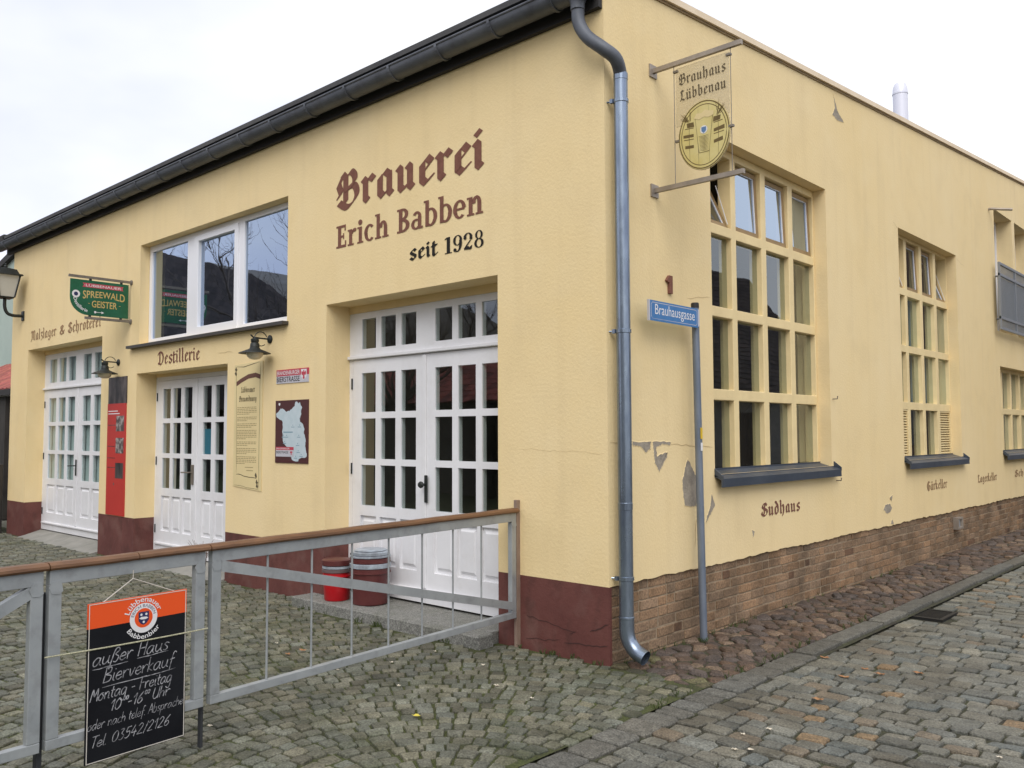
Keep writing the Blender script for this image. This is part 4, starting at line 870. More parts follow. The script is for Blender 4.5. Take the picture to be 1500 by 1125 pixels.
# chalkboard
PC = lambda s_, v, d: PG(3.381-s_, v, .026+d)
cbd = thing('chalkboard', 'black chalkboard with orange top hung on the short gate leaf', 'chalkboard', PG(3.127, .113, .03))
obj('board', MB().prism(R(0, .508, .113, .738), PC, 0, .010), 'chalkboard', cbd); obj('header', MB().prism(R(0, .508, .7381, .855), PC, 0, .010), 'orange', cbd)
ed = MB()
for q in (R(.004, .504, .116, .1195), R(.004, .504, .849, .8525), R(.004, .0075, .1195, .849), R(.5005, .504, .1195, .849)): ed.prism(q, PC, .0102, .0114)
obj('border_line', ed, 'trim_white', cbd)
lg = MB(); cx, cy = .275, .748
lg.poly(disc(cx, cy, .072, 40), PC, .0112); L1 = obj('emblem', lg, 'print_white', cbd)
obj('emblem_disc', MB().poly(disc(cx, cy, .047, 36), PC, .0116), 'orange', L1); obj('emblem_disc', MB().poly(disc(cx, cy, .040, 36), PC, .0119), 'orange', L1)
sh = MB(); sh.poly([(cx-.027, cy+.03), (cx+.027, cy+.03), (cx+.027, cy-.012), (cx+.014, cy-.028), (cx, cy-.034), (cx-.014, cy-.028), (cx-.027, cy-.012)], PC, .0122); obj('emblem_shield', sh, 'navy', L1)
sb = MB(); sb.poly(disc(cx-.013, cy+.017, .006, 10), PC, .0125); sb.poly(disc(cx+.013, cy+.017, .006, 10), PC, .0125); sb.poly(disc(cx, cy-.02, .006, 10), PC, .0125); sb.poly([(cx-.024, cy), (cx-.012, cy+.006), (cx+.014, cy+.004), (cx+.024, cy-.002), (cx+.01, cy-.008), (cx-.014, cy-.006)], PC, .0125); obj('emblem_charge', sb, 'print_white', L1)
def arc_text(mb, text, P, cx, cy, r0, r1, a0, a1, d, top=True, bold=0):
    def f(u, v):
        a = radians(a0+(a1-a0)*u); r_ = r0+(r1-r0)*v if top else r1-(r1-r0)*v
        return (cx+r_*cos(a), cy+r_*sin(a))
    return sans_lay(mb, text, P, 0, 1, 0, 1, d, bold, f)
def arc_text_low(mb, text, P, cx, cy, r0, r1, a0, a1, d, bold=0):
    def f(u, v):
        a = radians(a0+(a1-a0)*u); r_ = r1-(r1-r0)*v
        return (cx+r_*cos(a), cy+r_*sin(a))
    return sans_lay(mb, text, P, 0, 1, 0, 1, d, bold, f)
tx = MB(); arc_text(tx, 'ERICH BABBEN', PC, cx, cy, .052, .067, 168, 12, .0115); obj('emblem_text', tx, 'navy', L1)
tx = MB(); arc_text(tx, 'Lübbenauer', PC, cx, cy, .078, .104, 162, 18, .0115, bold=.01); obj('emblem_text', tx, 'print_white', L1); tx = MB(); arc_text_low(tx, 'Babbenbier', PC, cx, cy, .078, .102, 212, 328, .0115, bold=.01); obj('emblem_text', tx, 'print_white', L1)
ck = MB()
for txt, s0, s1, bz, un, wd in (('außer Haus', .022, .41, .562, .036, .0045), ('Bierverkauf', .075, .44, .476, .036, .0042), ('Montag - Freitag', .015, .43, .398, .031, .0042), ('10^^-16^^ Uhr', .11, .42, .336, .028, .0042), ('oder nach telef. Absprache', .005, .495, .268, .024, .0026), ('Tel. 03542/2126', .02, .42, .185, .027, .0034)):
    hand(ck, txt, PC, s0, s1, bz, un, wd, .0105, slope=.02)
for a, b in (((.025, .545), (.20, .552)), ((.245, .555), (.41, .562)), ((.075, .455), (.45, .466))): crack(ck, wob(a, b, 5, .002), PC, .0035, .0105)
obj('chalk_writing', ck, 'chalk', cbd)
ap = (.225, .965)
obj('hanging_cord', MB().tube([PC(.06, .845, .004), PC(ap[0], .945, -.005), PC(ap[0], .985, -.003)], .0022, 6).tube([PC(.455, .848, .004), PC(ap[0], .945, -.005)], .0022, 6), 'trim_white', cbd)
tag(obj('twine', MB().tube([PG(u, .650-.017*(3.575-u)/.825+(-.004*sin((u-2.75)/.825*pi)), .0395) for u in [3.575-.825*i/14 for i in range(15)]], .0038, 6), 'rope'), 'pale twisted twine tied across the front of the chalkboard', 'twine')

# ================================================================== WALL SIGNS AND BOARDS
# red information board
rb = thing('info_board', 'tall narrow red information board between the two left doors', 'board', (-8.31, -.01, .555))
obj('board', MB().prism(R(-8.61, -8.02, .557, 2.08), PA, .001, .012), 'red_print', rb); obj('photo', MB().prism(R(-8.595, -8.01, 2.0805, 2.445), PA, .001, .012), 'photo_print', rb)
for z in (1.70, 1.40, 1.06): obj('photo', MB().poly(R(-8.32, -8.07, z, z+.21), PA, .0135), 'photo_light' if z != 1.06 else 'photo_print', rb)
tl = MB()
for k, (a, b) in enumerate(((-8.58, -8.27), (-8.58, -8.21))): tl.poly(R(a, b, 1.97-.035*k, 1.982-.035*k), PA, .0135)
obj('print_line', tl, 'print_white', rb)
tl = MB()
for z in (1.78, 1.49, 1.33, 1.20): tl.poly(R(-8.58, -8.33, z, z+.008), PA, .0135)
tl.poly(disc(-8.36, .98, .02, 10), PA, .0135); obj('print_line', tl, 'photo_print', rb)
# scroll panel with the brewing rules
sp = thing('scroll_panel', 'tall cream scroll panel of small text right of the middle door', 'board', (-4.9, -.01, 1.04))
obj('board', MB().prism([(-5.20, 1.075), (-4.615, 1.035), (-4.607, 2.452), (-5.196, 2.43)], PA, .001, .008), 'scroll', sp)
ol = MB(); crack(ol, wob((-5.14, 1.21), (-4.70, 1.17), 8, .006), PA, .008, .0085); crack(ol, [(-5.15, 2.41), (-5.0, 2.40), (-4.80, 2.425), (-4.66, 2.44)], PA, .008, .0085); crack(ol, wob((-5.16, 2.40), (-5.13, 1.21), 14, .004), PA, .005, .0085); crack(ol, wob((-4.655, 2.44), (-4.665, 1.05), 14, .004), PA, .006, .0085); crack(ol, wob((-5.18, 1.09), (-4.66, 1.05), 8, .004), PA, .004, .0085)
for x, z in ((-5.16, 2.38), (-5.17, 2.33), (-4.70, 1.13), (-4.72, 1.20), (-4.69, 1.09)): ragged([(x-.03, z), (x, z+.03), (x+.025, z-.005), (x, z-.03)], PA, .0088, ol, .006, 2)
obj('outline', ol, 'ink', sp)
bn = MB(); q = [(-5.15, 2.24), (-5.05, 2.275), (-4.9, 2.315), (-4.75, 2.325), (-4.65, 2.30)]; bn.poly(q+[(x, z-.05) for x, z in q[::-1]], PA, .009); obj('banner', bn, 'ink_brown', sp)
ti = MB(); lay(ti, gothic('Lübbenauer', 1.1)[0], PA, -5.05, -4.76, 2.115, .0085, .0086); obj('title_text', ti, 'ink', sp); ti = MB(); lay(ti, gothic('Brauordnung', 1.1)[0], PA, -5.09, -4.73, 2.015, .0085, .0086); obj('title_text', ti, 'ink', sp)
tl = MB(); z = 1.945
for nl in (5, 3, 3, 6, 3, 4, 5):
    for k in range(nl):
        x = -5.13; xe = -4.72 if k < nl-1 else random.uniform(-5.0, -4.8)
        while x < xe: wl = random.uniform(.02, .06); tl.poly(R(x, min(x+wl, xe), z, z+.0075), PA, .0086); x += wl+.009
        z -= .0185
    z -= .017
for k in range(2): tl.poly(R(-4.95+.03*k, -4.78, 1.285-.035*k, 1.292-.035*k), PA, .0086)
obj('small_print', tl, 'ink_soft', sp, kind='stuff')
# beer route sign
bs = thing('route_sign', 'small red and silver sign reading Brandenburger Bierstrasse', 'sign', (-4.04, -.01, 2.18))
obj('plate', MB().prism(R(-4.337, -3.742, 2.183, 2.2595), PA, .001, .008), 'sign_silver', bs); obj('plate', MB().prism(R(-4.337, -3.742, 2.2597, 2.328), PA, .001, .008), 'sign_red', bs)
t_ = MB(); sans_lay(t_, 'BRANDENBURGER', PA, -4.325, -3.90, 2.272, 2.314, .0095, .006); obj('sign_text', t_, 'print_white', bs)
t_ = MB(); sans_lay(t_, 'BIERSTRASSE', PA, -4.325, -3.90, 2.198, 2.252, .0095, .004); obj('sign_text', t_, 'letter_black', bs)
obj('crest', MB().poly([(-3.875, 2.316), (-3.775, 2.316), (-3.775, 2.245), (-3.80, 2.215), (-3.825, 2.205), (-3.85, 2.215), (-3.875, 2.245)], PA, .0095), 'print_white', bs)
eagle = [(0, .045), (.01, .035), (.012, .02), (.035, .035), (.042, .01), (.03, -.012), (.012, -.006), (.014, -.03), (.02, -.045), (0, -.05)]
obj('crest_eagle', MB().poly([(-3.825+x, 2.265+z) for x, z in eagle]+[(-3.825-x, 2.265+z) for x, z in eagle[::-1][1:-1]], PA, .011), 'sign_red', bs)
# map board
mb_ = thing('map_board', 'dark brown board with pale map below the beer route sign', 'board', (-4.04, -.01, 1.35))
obj('board', MB().prism(R(-4.342, -3.739, 1.352, 2.004), PA, .001, .010), 'map_brown', mb_)
out_ = [(.02, .79), (.10, .82), (.16, .87), (.25, .865), (.34, .82), (.44, .83), (.52, .86), (.60, .91), (.62, .965), (.66, .975), (.70, .945), (.76, .955), (.78, .91), (.82, .88), (.79, .82), (.80, .76), (.75, .70), (.77, .65), (.85, .61), (.89, .55), (.88, .48), (.91, .42), (.94, .35), (.92, .27), (.95, .19), (.98, .13), (.95, .095), (.82, .09), (.74, .07), (.72, .03), (.60, .03), (.52, .06), (.50, .11), (.46, .17), (.36, .26), (.30, .29), (.24, .35), (.24, .44), (.22, .50), (.24, .58), (.22, .68), (.12, .70), (.04, .735)]
pts = []
for a, b in zip(out_, out_[1:]+out_[:1]):
    for i in range(3): pts.append((a[0]+(b[0]-a[0])*i/3+random.uniform(-.008, .008), a[1]+(b[1]-a[1])*i/3+random.uniform(-.006, .006)))
MPX = lambda x: -4.342+.603*x
MPZ = lambda z: 1.352+.652*z
obj('map_area', MB().poly([(MPX(x), MPZ(z)) for x, z in pts], PA, .0115), 'map_pale', mb_)
dt = MB()
for x, z in ((.55, .60), (.75, .60), (.26, .44), (.36, .44), (.73, .44), (.30, .34), (.70, .31), (.72, .20), (.81, .14), (.64, .11)):
    dt.poly(disc(MPX(x), MPZ(z), .007, 8), PA, .0125); dt.poly(R(MPX(x-.05), MPX(x+.05), MPZ(z-.035), MPZ(z-.024)), PA, .0125)
dt.poly(R(MPX(.26), MPX(.55), MPZ(.48), MPZ(.50)), PA, .0125); obj('map_marker', dt, 'map_blue', mb_)
lb = MB().poly(R(MPX(.03), MPX(.58), MPZ(.10), MPZ(.205)), PA, .013); l_ = obj('route_badge', lb, 'sign_silver', mb_); obj('badge_band', MB().poly(R(MPX(.03), MPX(.58), MPZ(.205), MPZ(.255)), PA, .013), 'sign_red', mb_); obj('badge_text', sans_lay(MB(), 'BIERSTRASSE', PA, MPX(.05), MPX(.42), MPZ(.15), MPZ(.19), .0138), 'letter_black', mb_)
obj('badge_text', sans_lay(MB(), 'BRANDENBURGER', PA, MPX(.05), MPX(.46), MPZ(.217), MPZ(.242), .0138), 'print_white', mb_)
obj('crest_eagle', MB().poly([(MPX(.51)+x*.5, MPZ(.165)+z*.45) for x, z in eagle]+[(MPX(.51)-x*.5, MPZ(.165)+z*.45) for x, z in eagle[::-1][1:-1]], PA, .0138), 'sign_red', mb_)
obj('crest_mark', MB().poly([(MPX(.10), MPZ(.96)), (MPX(.15), MPZ(.96)), (MPX(.15), MPZ(.93)), (MPX(.125), MPZ(.915)), (MPX(.10), MPZ(.93))], PA, .0115), 'print_white', mb_)
# house number
hn = [(.775, 2.855), (.79, 2.872), (.815, 2.90), (.862, 2.90), (.862, 2.755), (.815, 2.755), (.815, 2.845), (.80, 2.84)]
tag(obj('house_number', MB().prism(hn, PB, -.002, .022), 'letter_brown', bevel=.003), 'raised brown house number 1 above the street sign', 'house number')

# hanging brewery sign on the side wall
PS = lambda u, v, d: (u, .64-d, v)
hs = thing('hanging_sign', 'clear hanging panel with barrel medallion reading Brauhaus Lübbenau', 'sign', (.4, .64, 3.53))
for z in (4.505, 3.545):
    b_ = MB(); b_.bar((.0, .64, z), (.775, .64, z), .03, .035); o_ = obj('bracket_arm', b_, 'bracket_steel', hs)
    obj('wall_plate', MB().box(-.002, .012, .59, .69, z-.05, z+.05), 'bracket_steel', o_)
for x in (.198, .682): obj('suspension_wire', MB().tube([(x, .64, 4.49), (x, .64, 3.56)], .003, 6), 'bracket_metal', hs)
ec = (.455, 3.888); ER, EZ = .222, .268
pan = [(.215, 4.462), (.668, 4.462), (.668, 4.0)]+[(ec[0]+ER*cos(a), ec[1]+EZ*sin(a)) for a in [radians(25-230*k/28) for k in range(29)]]+[(.215, 4.0)]
obj('clear_panel', MB().prism(pan, PS, -.004, .004), 'acrylic', hs)
el = lambda s_, n=44: [(ec[0]+ER*s_*cos(2*pi*k/n), ec[1]+EZ*s_*sin(2*pi*k/n)) for k in range(n)]
md = obj('medallion', MB().prism(el(.98), PS, .0045, .010), 'medal', hs)
ln = MB()
for s_, wd in ((.95, .009), (.86, .006)):
    q = el(s_); crack(ln, q+[q[0]], PS, wd, .0106)
for x in (-.12, -.045, .045, .12):
    h_ = EZ*.84*math.sqrt(max(0, 1-(x/(ER*.86))**2)); crack(ln, [(ec[0]+x, ec[1]-h_), (ec[0]+x*1.04, ec[1]), (ec[0]+x, ec[1]+h_)], PS, .004, .0106)
gl = [(.385, 4.03), (.535, 4.03), (.50, 3.755), (.415, 3.755)]
for a, b in zip(gl, gl[1:]+gl[:1]): crack(ln, [a, b], PS, .009, .0125)
for k in range(12): z = 3.77+.010*k; crack(ln, [(.425-.002*k*.5, z), (.46, z-.004), (.495+.002*k*.4, z)], PS, .0036, .0125)
for sx in (-1, 1):
    for k, (w0, z) in enumerate(((.075, 3.945), (.09, 3.90), (.085, 3.86), (.075, 3.815))):
        x0 = ec[0]+sx*.085; ln.poly([(x0, z+.012), (x0+sx*w0, z+.022+sx*.004), (x0+sx*w0, z-.004), (x0, z-.012)] if k % 2 else [(x0, z+.016), (x0+sx*w0, z+.022), (x0+sx*w0, z+.016), (x0, z+.010)], PS, .0107)
    x0, z0 = ec[0]+sx*.10, 3.985; ln.poly([(x0-sx*.02, z0-.02), (x0+sx*.04, z0-.015), (x0+sx*.045, z0+.02), (x0-sx*.015, z0+.018)], PS, .0108)
    for k in range(14):
        a = radians((125 if sx < 0 else 55)+random.uniform(-32, 32)); r0 = random.uniform(.01, .05); r1 = r0+random.uniform(.05, .09); bx_, bz_ = x0+sx*.01, z0+.015
        crack(ln, [(bx_+r0*cos(a), bz_+r0*sin(a)), (bx_+r1*cos(a+sx*.12), bz_+r1*sin(a))], PS, .009, .0109+.0002*k)
obj('medallion_drawing', ln, 'medal_line', md)
obj('beer_glass', MB().poly(gl[::-1], PS, .0115), 'medal', md); obj('foam', MB().poly([(.375, 4.028), (.40, 4.06), (.44, 4.055), (.47, 4.075), (.50, 4.06), (.545, 4.05), (.54, 4.02), (.50, 4.01), (.46, 4.022), (.42, 4.008)], PS, .0135), 'scroll', md)
obj('glass_crest', MB().poly(disc(.458, 3.925, .031, 22), PS, .013), 'print_white', md); obj('glass_crest', MB().poly([(.438, 3.945), (.478, 3.945), (.478, 3.915), (.458, 3.897), (.438, 3.915)], PS, .0135), 'crest_blue', md)
t_ = MB(); lay(t_, gothic('Brauhaus', 1.1)[0], PS, .243, .645, 4.322, .0118, .005); obj('sign_text', t_, 'ink', hs); t_ = MB(); lay(t_, gothic('Lübbenau', 1.1)[0], PS, .25, .645, 4.195, .0118, .005); obj('sign_text', t_, 'ink', hs)
for p in ((.215, 4.44), (.668, 4.44), (.225, 3.89), (.68, 3.90)): obj('clip', MB().box(p[0]-.02, p[0]+.02, .628, .652, p[1]-.008, p[1]+.008), 'bracket_metal', hs)

# hanging distillery sign over the yard
PD = lambda s_, v, d: (-7.946+d, -.79+s_, v)
gs = thing('hanging_sign', 'green hanging distillery sign with rounded corner above the left door', 'sign', (-7.946, -.4, 3.17))
for z, y1 in ((3.707, -.81), (3.175, -.60)):
    o_ = obj('bracket_arm', MB().bar((-7.946, 0, z), (-7.946, y1, z), .03, .032), 'bracket_metal', gs); obj('wall_plate', MB().lathe((0, 0, 0), [(.035, 0), (.035, .012), (.02, .016)], 16), 'bracket_metal', o_, org=(0, 0, 0))
    wp = o_.children[0]; wp.parent = o_; wp.rotation_euler = (pi/2, 0, 0); wp.location = Vector((-7.946, 0, z))-WL[o_.name]
pn = [(0, 3.668), (.745, 3.668), (.745, 3.21), (.23, 3.21)]+[(.23-.23*sin(radians(a)), 3.44-.23*cos(radians(a))) for a in range(10, 91, 10)]
obj('panel', MB().prism(pn, PD, -.008, .008), 'sign_green', gs)
for s_, z0, z1 in ((.25, 3.67, 3.695), (.65, 3.67, 3.695), (.25, 3.185, 3.209), (.65, 3.185, 3.209)): obj('clip', MB().box(-7.954, -7.938, -.79+s_-.015, -.79+s_+.015, z0-.006, z1), 'iron', gs)
obj('red_band', MB().poly([(.15, 3.63), (.675, 3.63), (.66, 3.605), (.675, 3.575), (.15, 3.575), (.165, 3.605)], PD, .0095), 'sign_red', gs)
obj('sign_text', sans_lay(MB(), '·LÜBBENAUER·', PD, .17, .66, 3.585, 3.625, .0105, .004), 'print_white', gs)
ws = MB(); sans_lay(ws, 'SPREEWALD', PD, .155, .695, 0, 1, .0105, .012, f=lambda u, v: (u, 3.43+.035*(1-((u-.425)/.27)**2)*.9+v*(.112-.028*(1-((u-.425)/.27)**2)) - .012)); obj('sign_text', ws, 'gold', gs)
ws = MB(); sans_lay(ws, 'GEISTER', PD, .27, .595, 3.318, 3.408, .0105, .012); ws.poly(R(.225, .245, 3.362, 3.368), PD, .0105); ws.poly(R(.62, .64, 3.362, 3.368), PD, .0105); obj('sign_text', ws, 'gold', gs)
wt = MB(); arc_text_low(wt, 'Destillerie', PD, .245, 3.455, .165, .21, 188, 262, .0105, .012); obj('sign_text', wt, 'print_white', gs)
aw = MB(); aw.poly(disc(.315, 3.257, .015, 12), PD, .0105); aw.poly(R(.325, .40, 3.254, 3.260), PD, .0107); aw.poly([(.395, 3.272), (.43, 3.257), (.395, 3.242)], PD, .0109); obj('arrow', aw, 'print_white', gs)
obj('emblem', MB().poly(disc(.07, 3.475, .05, 24), PD, .0105), 'print_white', gs); obj('emblem_disc', MB().poly(disc(.07, 3.475, .026, 18), PD, .0112), 'navy', gs)

# street name sign on its pole
ss = thing('street_sign', 'blue street name sign on a grey pole by the side wall', 'street sign', (.10, 1.09, 0))
obj('pole', MB().tube([(.10, 1.115, -.05), (.10, 1.062, 2.665)], .030, 16), 'pole_steel', ss, smooth=True); obj('pole_cap', MB().lathe((.10, 1.061, 2.655), [(.0325, 0), (.0325, .035), (.028, .042)], 16), 'black_cap', ss)
obj('clamp', MB().lathe((.10, 1.063, 2.50), [(.031, 0), (.034, .002), (.034, .138), (.031, .14)], 16), 'sign_silver', ss)
sgn = obj('name_plate', MB().prism(R(.345, 1.035, 2.488, 2.642), PB, .136, .1405), 'sign_blue', ss)
obj('plate_edge', MB().prism(R(.338, .352, 2.486, 2.644), PB, .125, .1415), 'sign_silver', sgn)
ln = MB(); q = [(.385, 2.505), (1.005, 2.505), (1.02, 2.52), (1.02, 2.612), (1.005, 2.627), (.385, 2.627), (.37, 2.612), (.37, 2.52), (.385, 2.505)]; crack(ln, q, PB, .005, .1412); obj('border_line', ln, 'sign_silver', sgn)
obj('sign_text', sans_lay(MB(), 'Brauhausgasse', PB, .42, .985, 2.515, 2.617, .1414), 'print_white', sgn)
obj('sticker', MB().prism(R(1.062, 1.092, 1.60, 1.69), PB, .1312, .1322), 'sticker_yellow', ss); obj('sticker', MB().prism(R(1.062, 1.092, 1.505, 1.57), PB, .1312, .1322), 'print_white', ss)

# ================================================================== LAMPS
def wall_lamp(X, Z, label):
    t = thing('wall_lamp', label, 'lamp', (X, 0, Z), 'gooseneck wall lamps on the yard front')
    pl_ = MB().lathe((0, 0, 0), [(.045, 0), (.045, .012), (.03, .022), (.012, .028)], 18); pl_.v = [(X+x, -z, Z+y) for x, y, z in pl_.v]; obj('wall_plate', pl_, 'iron', t)
    obj('arm', MB().tube([(X, -.02, Z), (X, -.12, Z+.002), (X, -.20, Z+.005), (X, -.235, Z+.03)], .009, 8), 'iron', t)
    obj('scroll', MB().tube([(X, -.115+.075*cos(a), Z-.005+.075*sin(a)) for a in [radians(20+290*k/24) for k in range(25)]], .005, 6), 'iron', t)
    c = (X, -.185, Z); obj('neck', MB().lathe(c, [(.016, .012), (.02, .0), (.042, -.012), (.042, -.04), (.036, -.05), (.046, -.06), (.05, -.10)], 18), 'iron', t, smooth=True)
    obj('shade', MB().lathe(c, [(.046, -.098), (.060, -.118), (.165, -.160), (.168, -.166), (.150, -.164), (.05, -.125)], 28), 'iron', t, smooth=True)
    obj('glass_bowl', MB().lathe(c, [(.085, -.14), (.088, -.165), (.080, -.195), (.055, -.220), (.02, -.230)], 20), 'lamp_bowl', t, smooth=True); return t
l0 = wall_lamp(-4.478, 2.671, 'dark shaded wall lamp above the cream scroll panel')
l1 = copy_tree(l0); l1.location = (-8.307, 0, 2.645); l1['label'] = 'dark shaded wall lamp above the red information board'
X = -12.117; t = thing('lantern', 'old four-sided wall lantern at the left end of the front', 'lantern', (X, 0, 3.6)); c = (X, -.29)
obj('wall_plate', MB().box(X-.05, X+.05, -.022, .001, 3.57, 3.73), 'iron', t, bevel=.006); obj('arm', MB().tube(smooth_path([(X, -.01, 3.65), (X, -.16, 3.645), (X, -.25, 3.68), (X, -.29, 3.78), (X, -.29, 3.94)], 5), .026, 10), 'iron', t, smooth=True)
def fr4(mb, z0, w0, z1, w1): return mb.add([(c[0]+sx*w_, c[1]+sy*w_, z) for z, w_ in ((z0, w0), (z1, w1)) for sx, sy in ((-1, -1), (1, -1), (1, 1), (-1, 1))], [(3, 2, 1, 0), (4, 5, 6, 7), (0, 1, 5, 4), (1, 2, 6, 5), (2, 3, 7, 6), (3, 0, 4, 7)])
obj('base', fr4(MB(), 3.915, .10, 3.94, .12), 'iron', t); obj('glass_body', fr4(MB(), 3.9405, .105, 4.295, .165), 'lantern_glass', t)
fb = MB()
for sx, sy in ((-1, -1), (1, -1), (1, 1), (-1, 1)): fb.bar((c[0]+sx*.112, c[1]+sy*.112, 3.935), (c[0]+sx*.172, c[1]+sy*.172, 4.30), .018, .018)
obj('corner_bars', fb, 'iron', t, kind='stuff'); r_ = MB(); fr4(r_, 4.296, .21, 4.32, .20); fr4(r_, 4.3205, .165, 4.40, .13); fr4(r_, 4.4005, .12, 4.43, .04); r_.lathe((c[0], c[1], 4.43), [(.02, 0), (.03, .02), (.012, .05), (.02, .06), (.004, .08)], 10); obj('roof', r_, 'iron', t)

# ================================================================== THINGS ON THE GROUND
def bucket(x, y, z, r0, r1, h, mat_, label, rims):
    t = thing('bucket', label, 'bucket', (x, y, z)); obj('body', MB().lathe((x, y, z), [(r0*.95, 0), (r0, .008), (r0+(r1-r0)*.85, h*.85), (r1+.008, h*.86), (r1+.008, h*.89), (r1, h*.90), (r1, h)], 28), mat_, t, smooth=True)
    zz = z+h
    for k, (hh, rr, m_) in enumerate(rims): obj('rim' if k < len(rims)-1 else 'lid', MB().lathe((x, y, zz+.0005), [(rr-.012, 0), (rr, .004), (rr, hh-.006), (rr-.008, hh-.001)], 28), m_, t, smooth=True); zz += hh
    return t
bucket(-3.14, -.075, .086, .118, .132, .26, 'bucket_red', 'bright red plastic bucket with grey and dark rims on the landing', [(.035, .142, 'lid_dark'), (.03, .139, 'lid_grey'), (.055, .144, 'bucket_dark')])
bucket(-2.76, .025, .086, .165, .182, .33, 'bucket_dark', 'larger dark red bucket with a dented grey lid beside the red one', [(.045, .19, 'lid_grey'), (.05, .184, 'bucket_dark'), (.022, .188, 'lid_grey'), (.035, .18, 'lid_grey'), (.014, .15, 'lid_grey')])
pt = thing('dry_plant', 'dry twiggy plant in front of the middle door behind the gate', 'plant', (-5.3, -.33, 0)); tw = MB()
for i in range(26):
    a = random.uniform(0, 2*pi); r1 = random.uniform(.02, .15); h = random.uniform(.34, .50); p0 = (-5.3+.03*cos(a), -.33+.03*sin(a), -.01)
    tw.tube([p0, (-5.3+r1*.5*cos(a), -.33+r1*.5*sin(a), .22+(h-.22)*.6), (-5.3+r1*cos(a+.3), -.33+r1*sin(a+.3), h)], [.004, .003, .0015], 5)
obj('twigs', tw, 'dry_twig', pt, kind='stuff')
gt = MB()
spots = [(random.uniform(.0, .05), random.uniform(.1, 7)) for i in range(34)]+[(random.uniform(.70, .77), random.uniform(-.6, 3)) for i in range(26)]+[(random.uniform(-1.0, .05), random.uniform(-.05, -.01)) for i in range(14)]+[(random.uniform(LAND[0], LAND[1]), LAND[2]-.02) for i in range(14)]+[(.10+random.uniform(-.05, .05), 1.115+random.uniform(-.05, .05)) for i in range(6)]
for x, y in spots:
    for k in range(random.randint(4, 8)):
        a = random.uniform(0, 2*pi); h = random.uniform(.012, .045); l = random.uniform(.008, .03); bx_, by_ = x+random.uniform(-.015, .015), y+random.uniform(-.015, .015); wx, wy = -sin(a)*.003, cos(a)*.003
        gt.add([(bx_-wx, by_-wy, -.012), (bx_+wx, by_+wy, -.012), (bx_+cos(a)*l*.5+wx*.8, by_+sin(a)*l*.5+wy*.8, h*.7), (bx_+cos(a)*l, by_+sin(a)*l, h)], [(0, 1, 2), (0, 2, 3)])
tag(obj('weeds', gt, 'weed', org=(0, 0, 0), kind='stuff'), 'tiny green weeds in the joints along wall, kerb and step', 'weeds')
LV = [(-.18, -1.65, 1), (-2.33, -1.23, 2), (-1.33, -1.37, 2), (-1.21, -.57, 2), (-1.21, -.99, 2), (-.72, -1.33, 2), (-.91, -2.55, 2), (-.25, -.9, 2), (.1, -.95, 2), (-1.99, -1.22, 0), (-1.97, -1.36, 0), (-.67, -.6, 2), (1.32, .87, 0), (1.01, 1.29, 0), (1.65, 1.32, 0), (1.36, -.62, 2), (1.44, -.86, 2), (1.5, -.81, 2), (1.43, -.45, 2), (1.4, .26, 0), (2.49, -.06, 2), (1.47, 1.11, 0), (1.35, 1.17, 0)]
LLAB = ['small brown fallen leaf lying on the paving', 'small yellow fallen leaf on the forecourt cobbles', 'tiny pale fallen leaf scrap lying on the paving']
for x, y, k in LV:
    m_ = MB(); n = 9; a0 = random.uniform(0, 6.28); S = {0: .032, 1: .026, 2: .017}[k]*random.uniform(.8, 1.25); zb = .004 if x < .95 else zroad(y)+.004
    o2 = [(x+S*(1 if i % 2 else .62)*cos(a0+2*pi*i/n)*1.25, y+S*(1 if i % 2 else .62)*sin(a0+2*pi*i/n)*.8, zb+.004+.008*abs(sin(i*1.7+a0))) for i in range(n)]
    m_.add(o2+[(x, y, zb+.002)], [(i, (i+1) % n, n) for i in range(n)])
    tag(obj('fallen_leaf', m_, ('leaf', 'leaf_yellow', 'leaf_pale')[k]), LLAB[k].replace('paving', 'lane setts' if x > .95 else 'forecourt cobbles'), 'leaf', 'fallen leaves on the paving' if k != 1 else None)
dr = thing('storm_drain', 'dark iron storm drain grate beside the kerb in the lane', 'drain', (1.07, 3.55, -.06))
obj('frame', plate(lambda u, v, d: (u, v, d), .92, 1.22, 3.32, 3.78, [(.955, 1.185, 3.355, 3.745)], -.030, -.10), 'drain_iron', dr)
for i in range(9): y = 3.37+.042*i; obj('grate_bar', MB().box(.954, 1.186, y, y+.018, -.075, -.034), 'drain_iron', dr)
obj('pit', MB().box(.94, 1.20, 3.34, 3.76, -.16, -.101), 'rubber', dr)

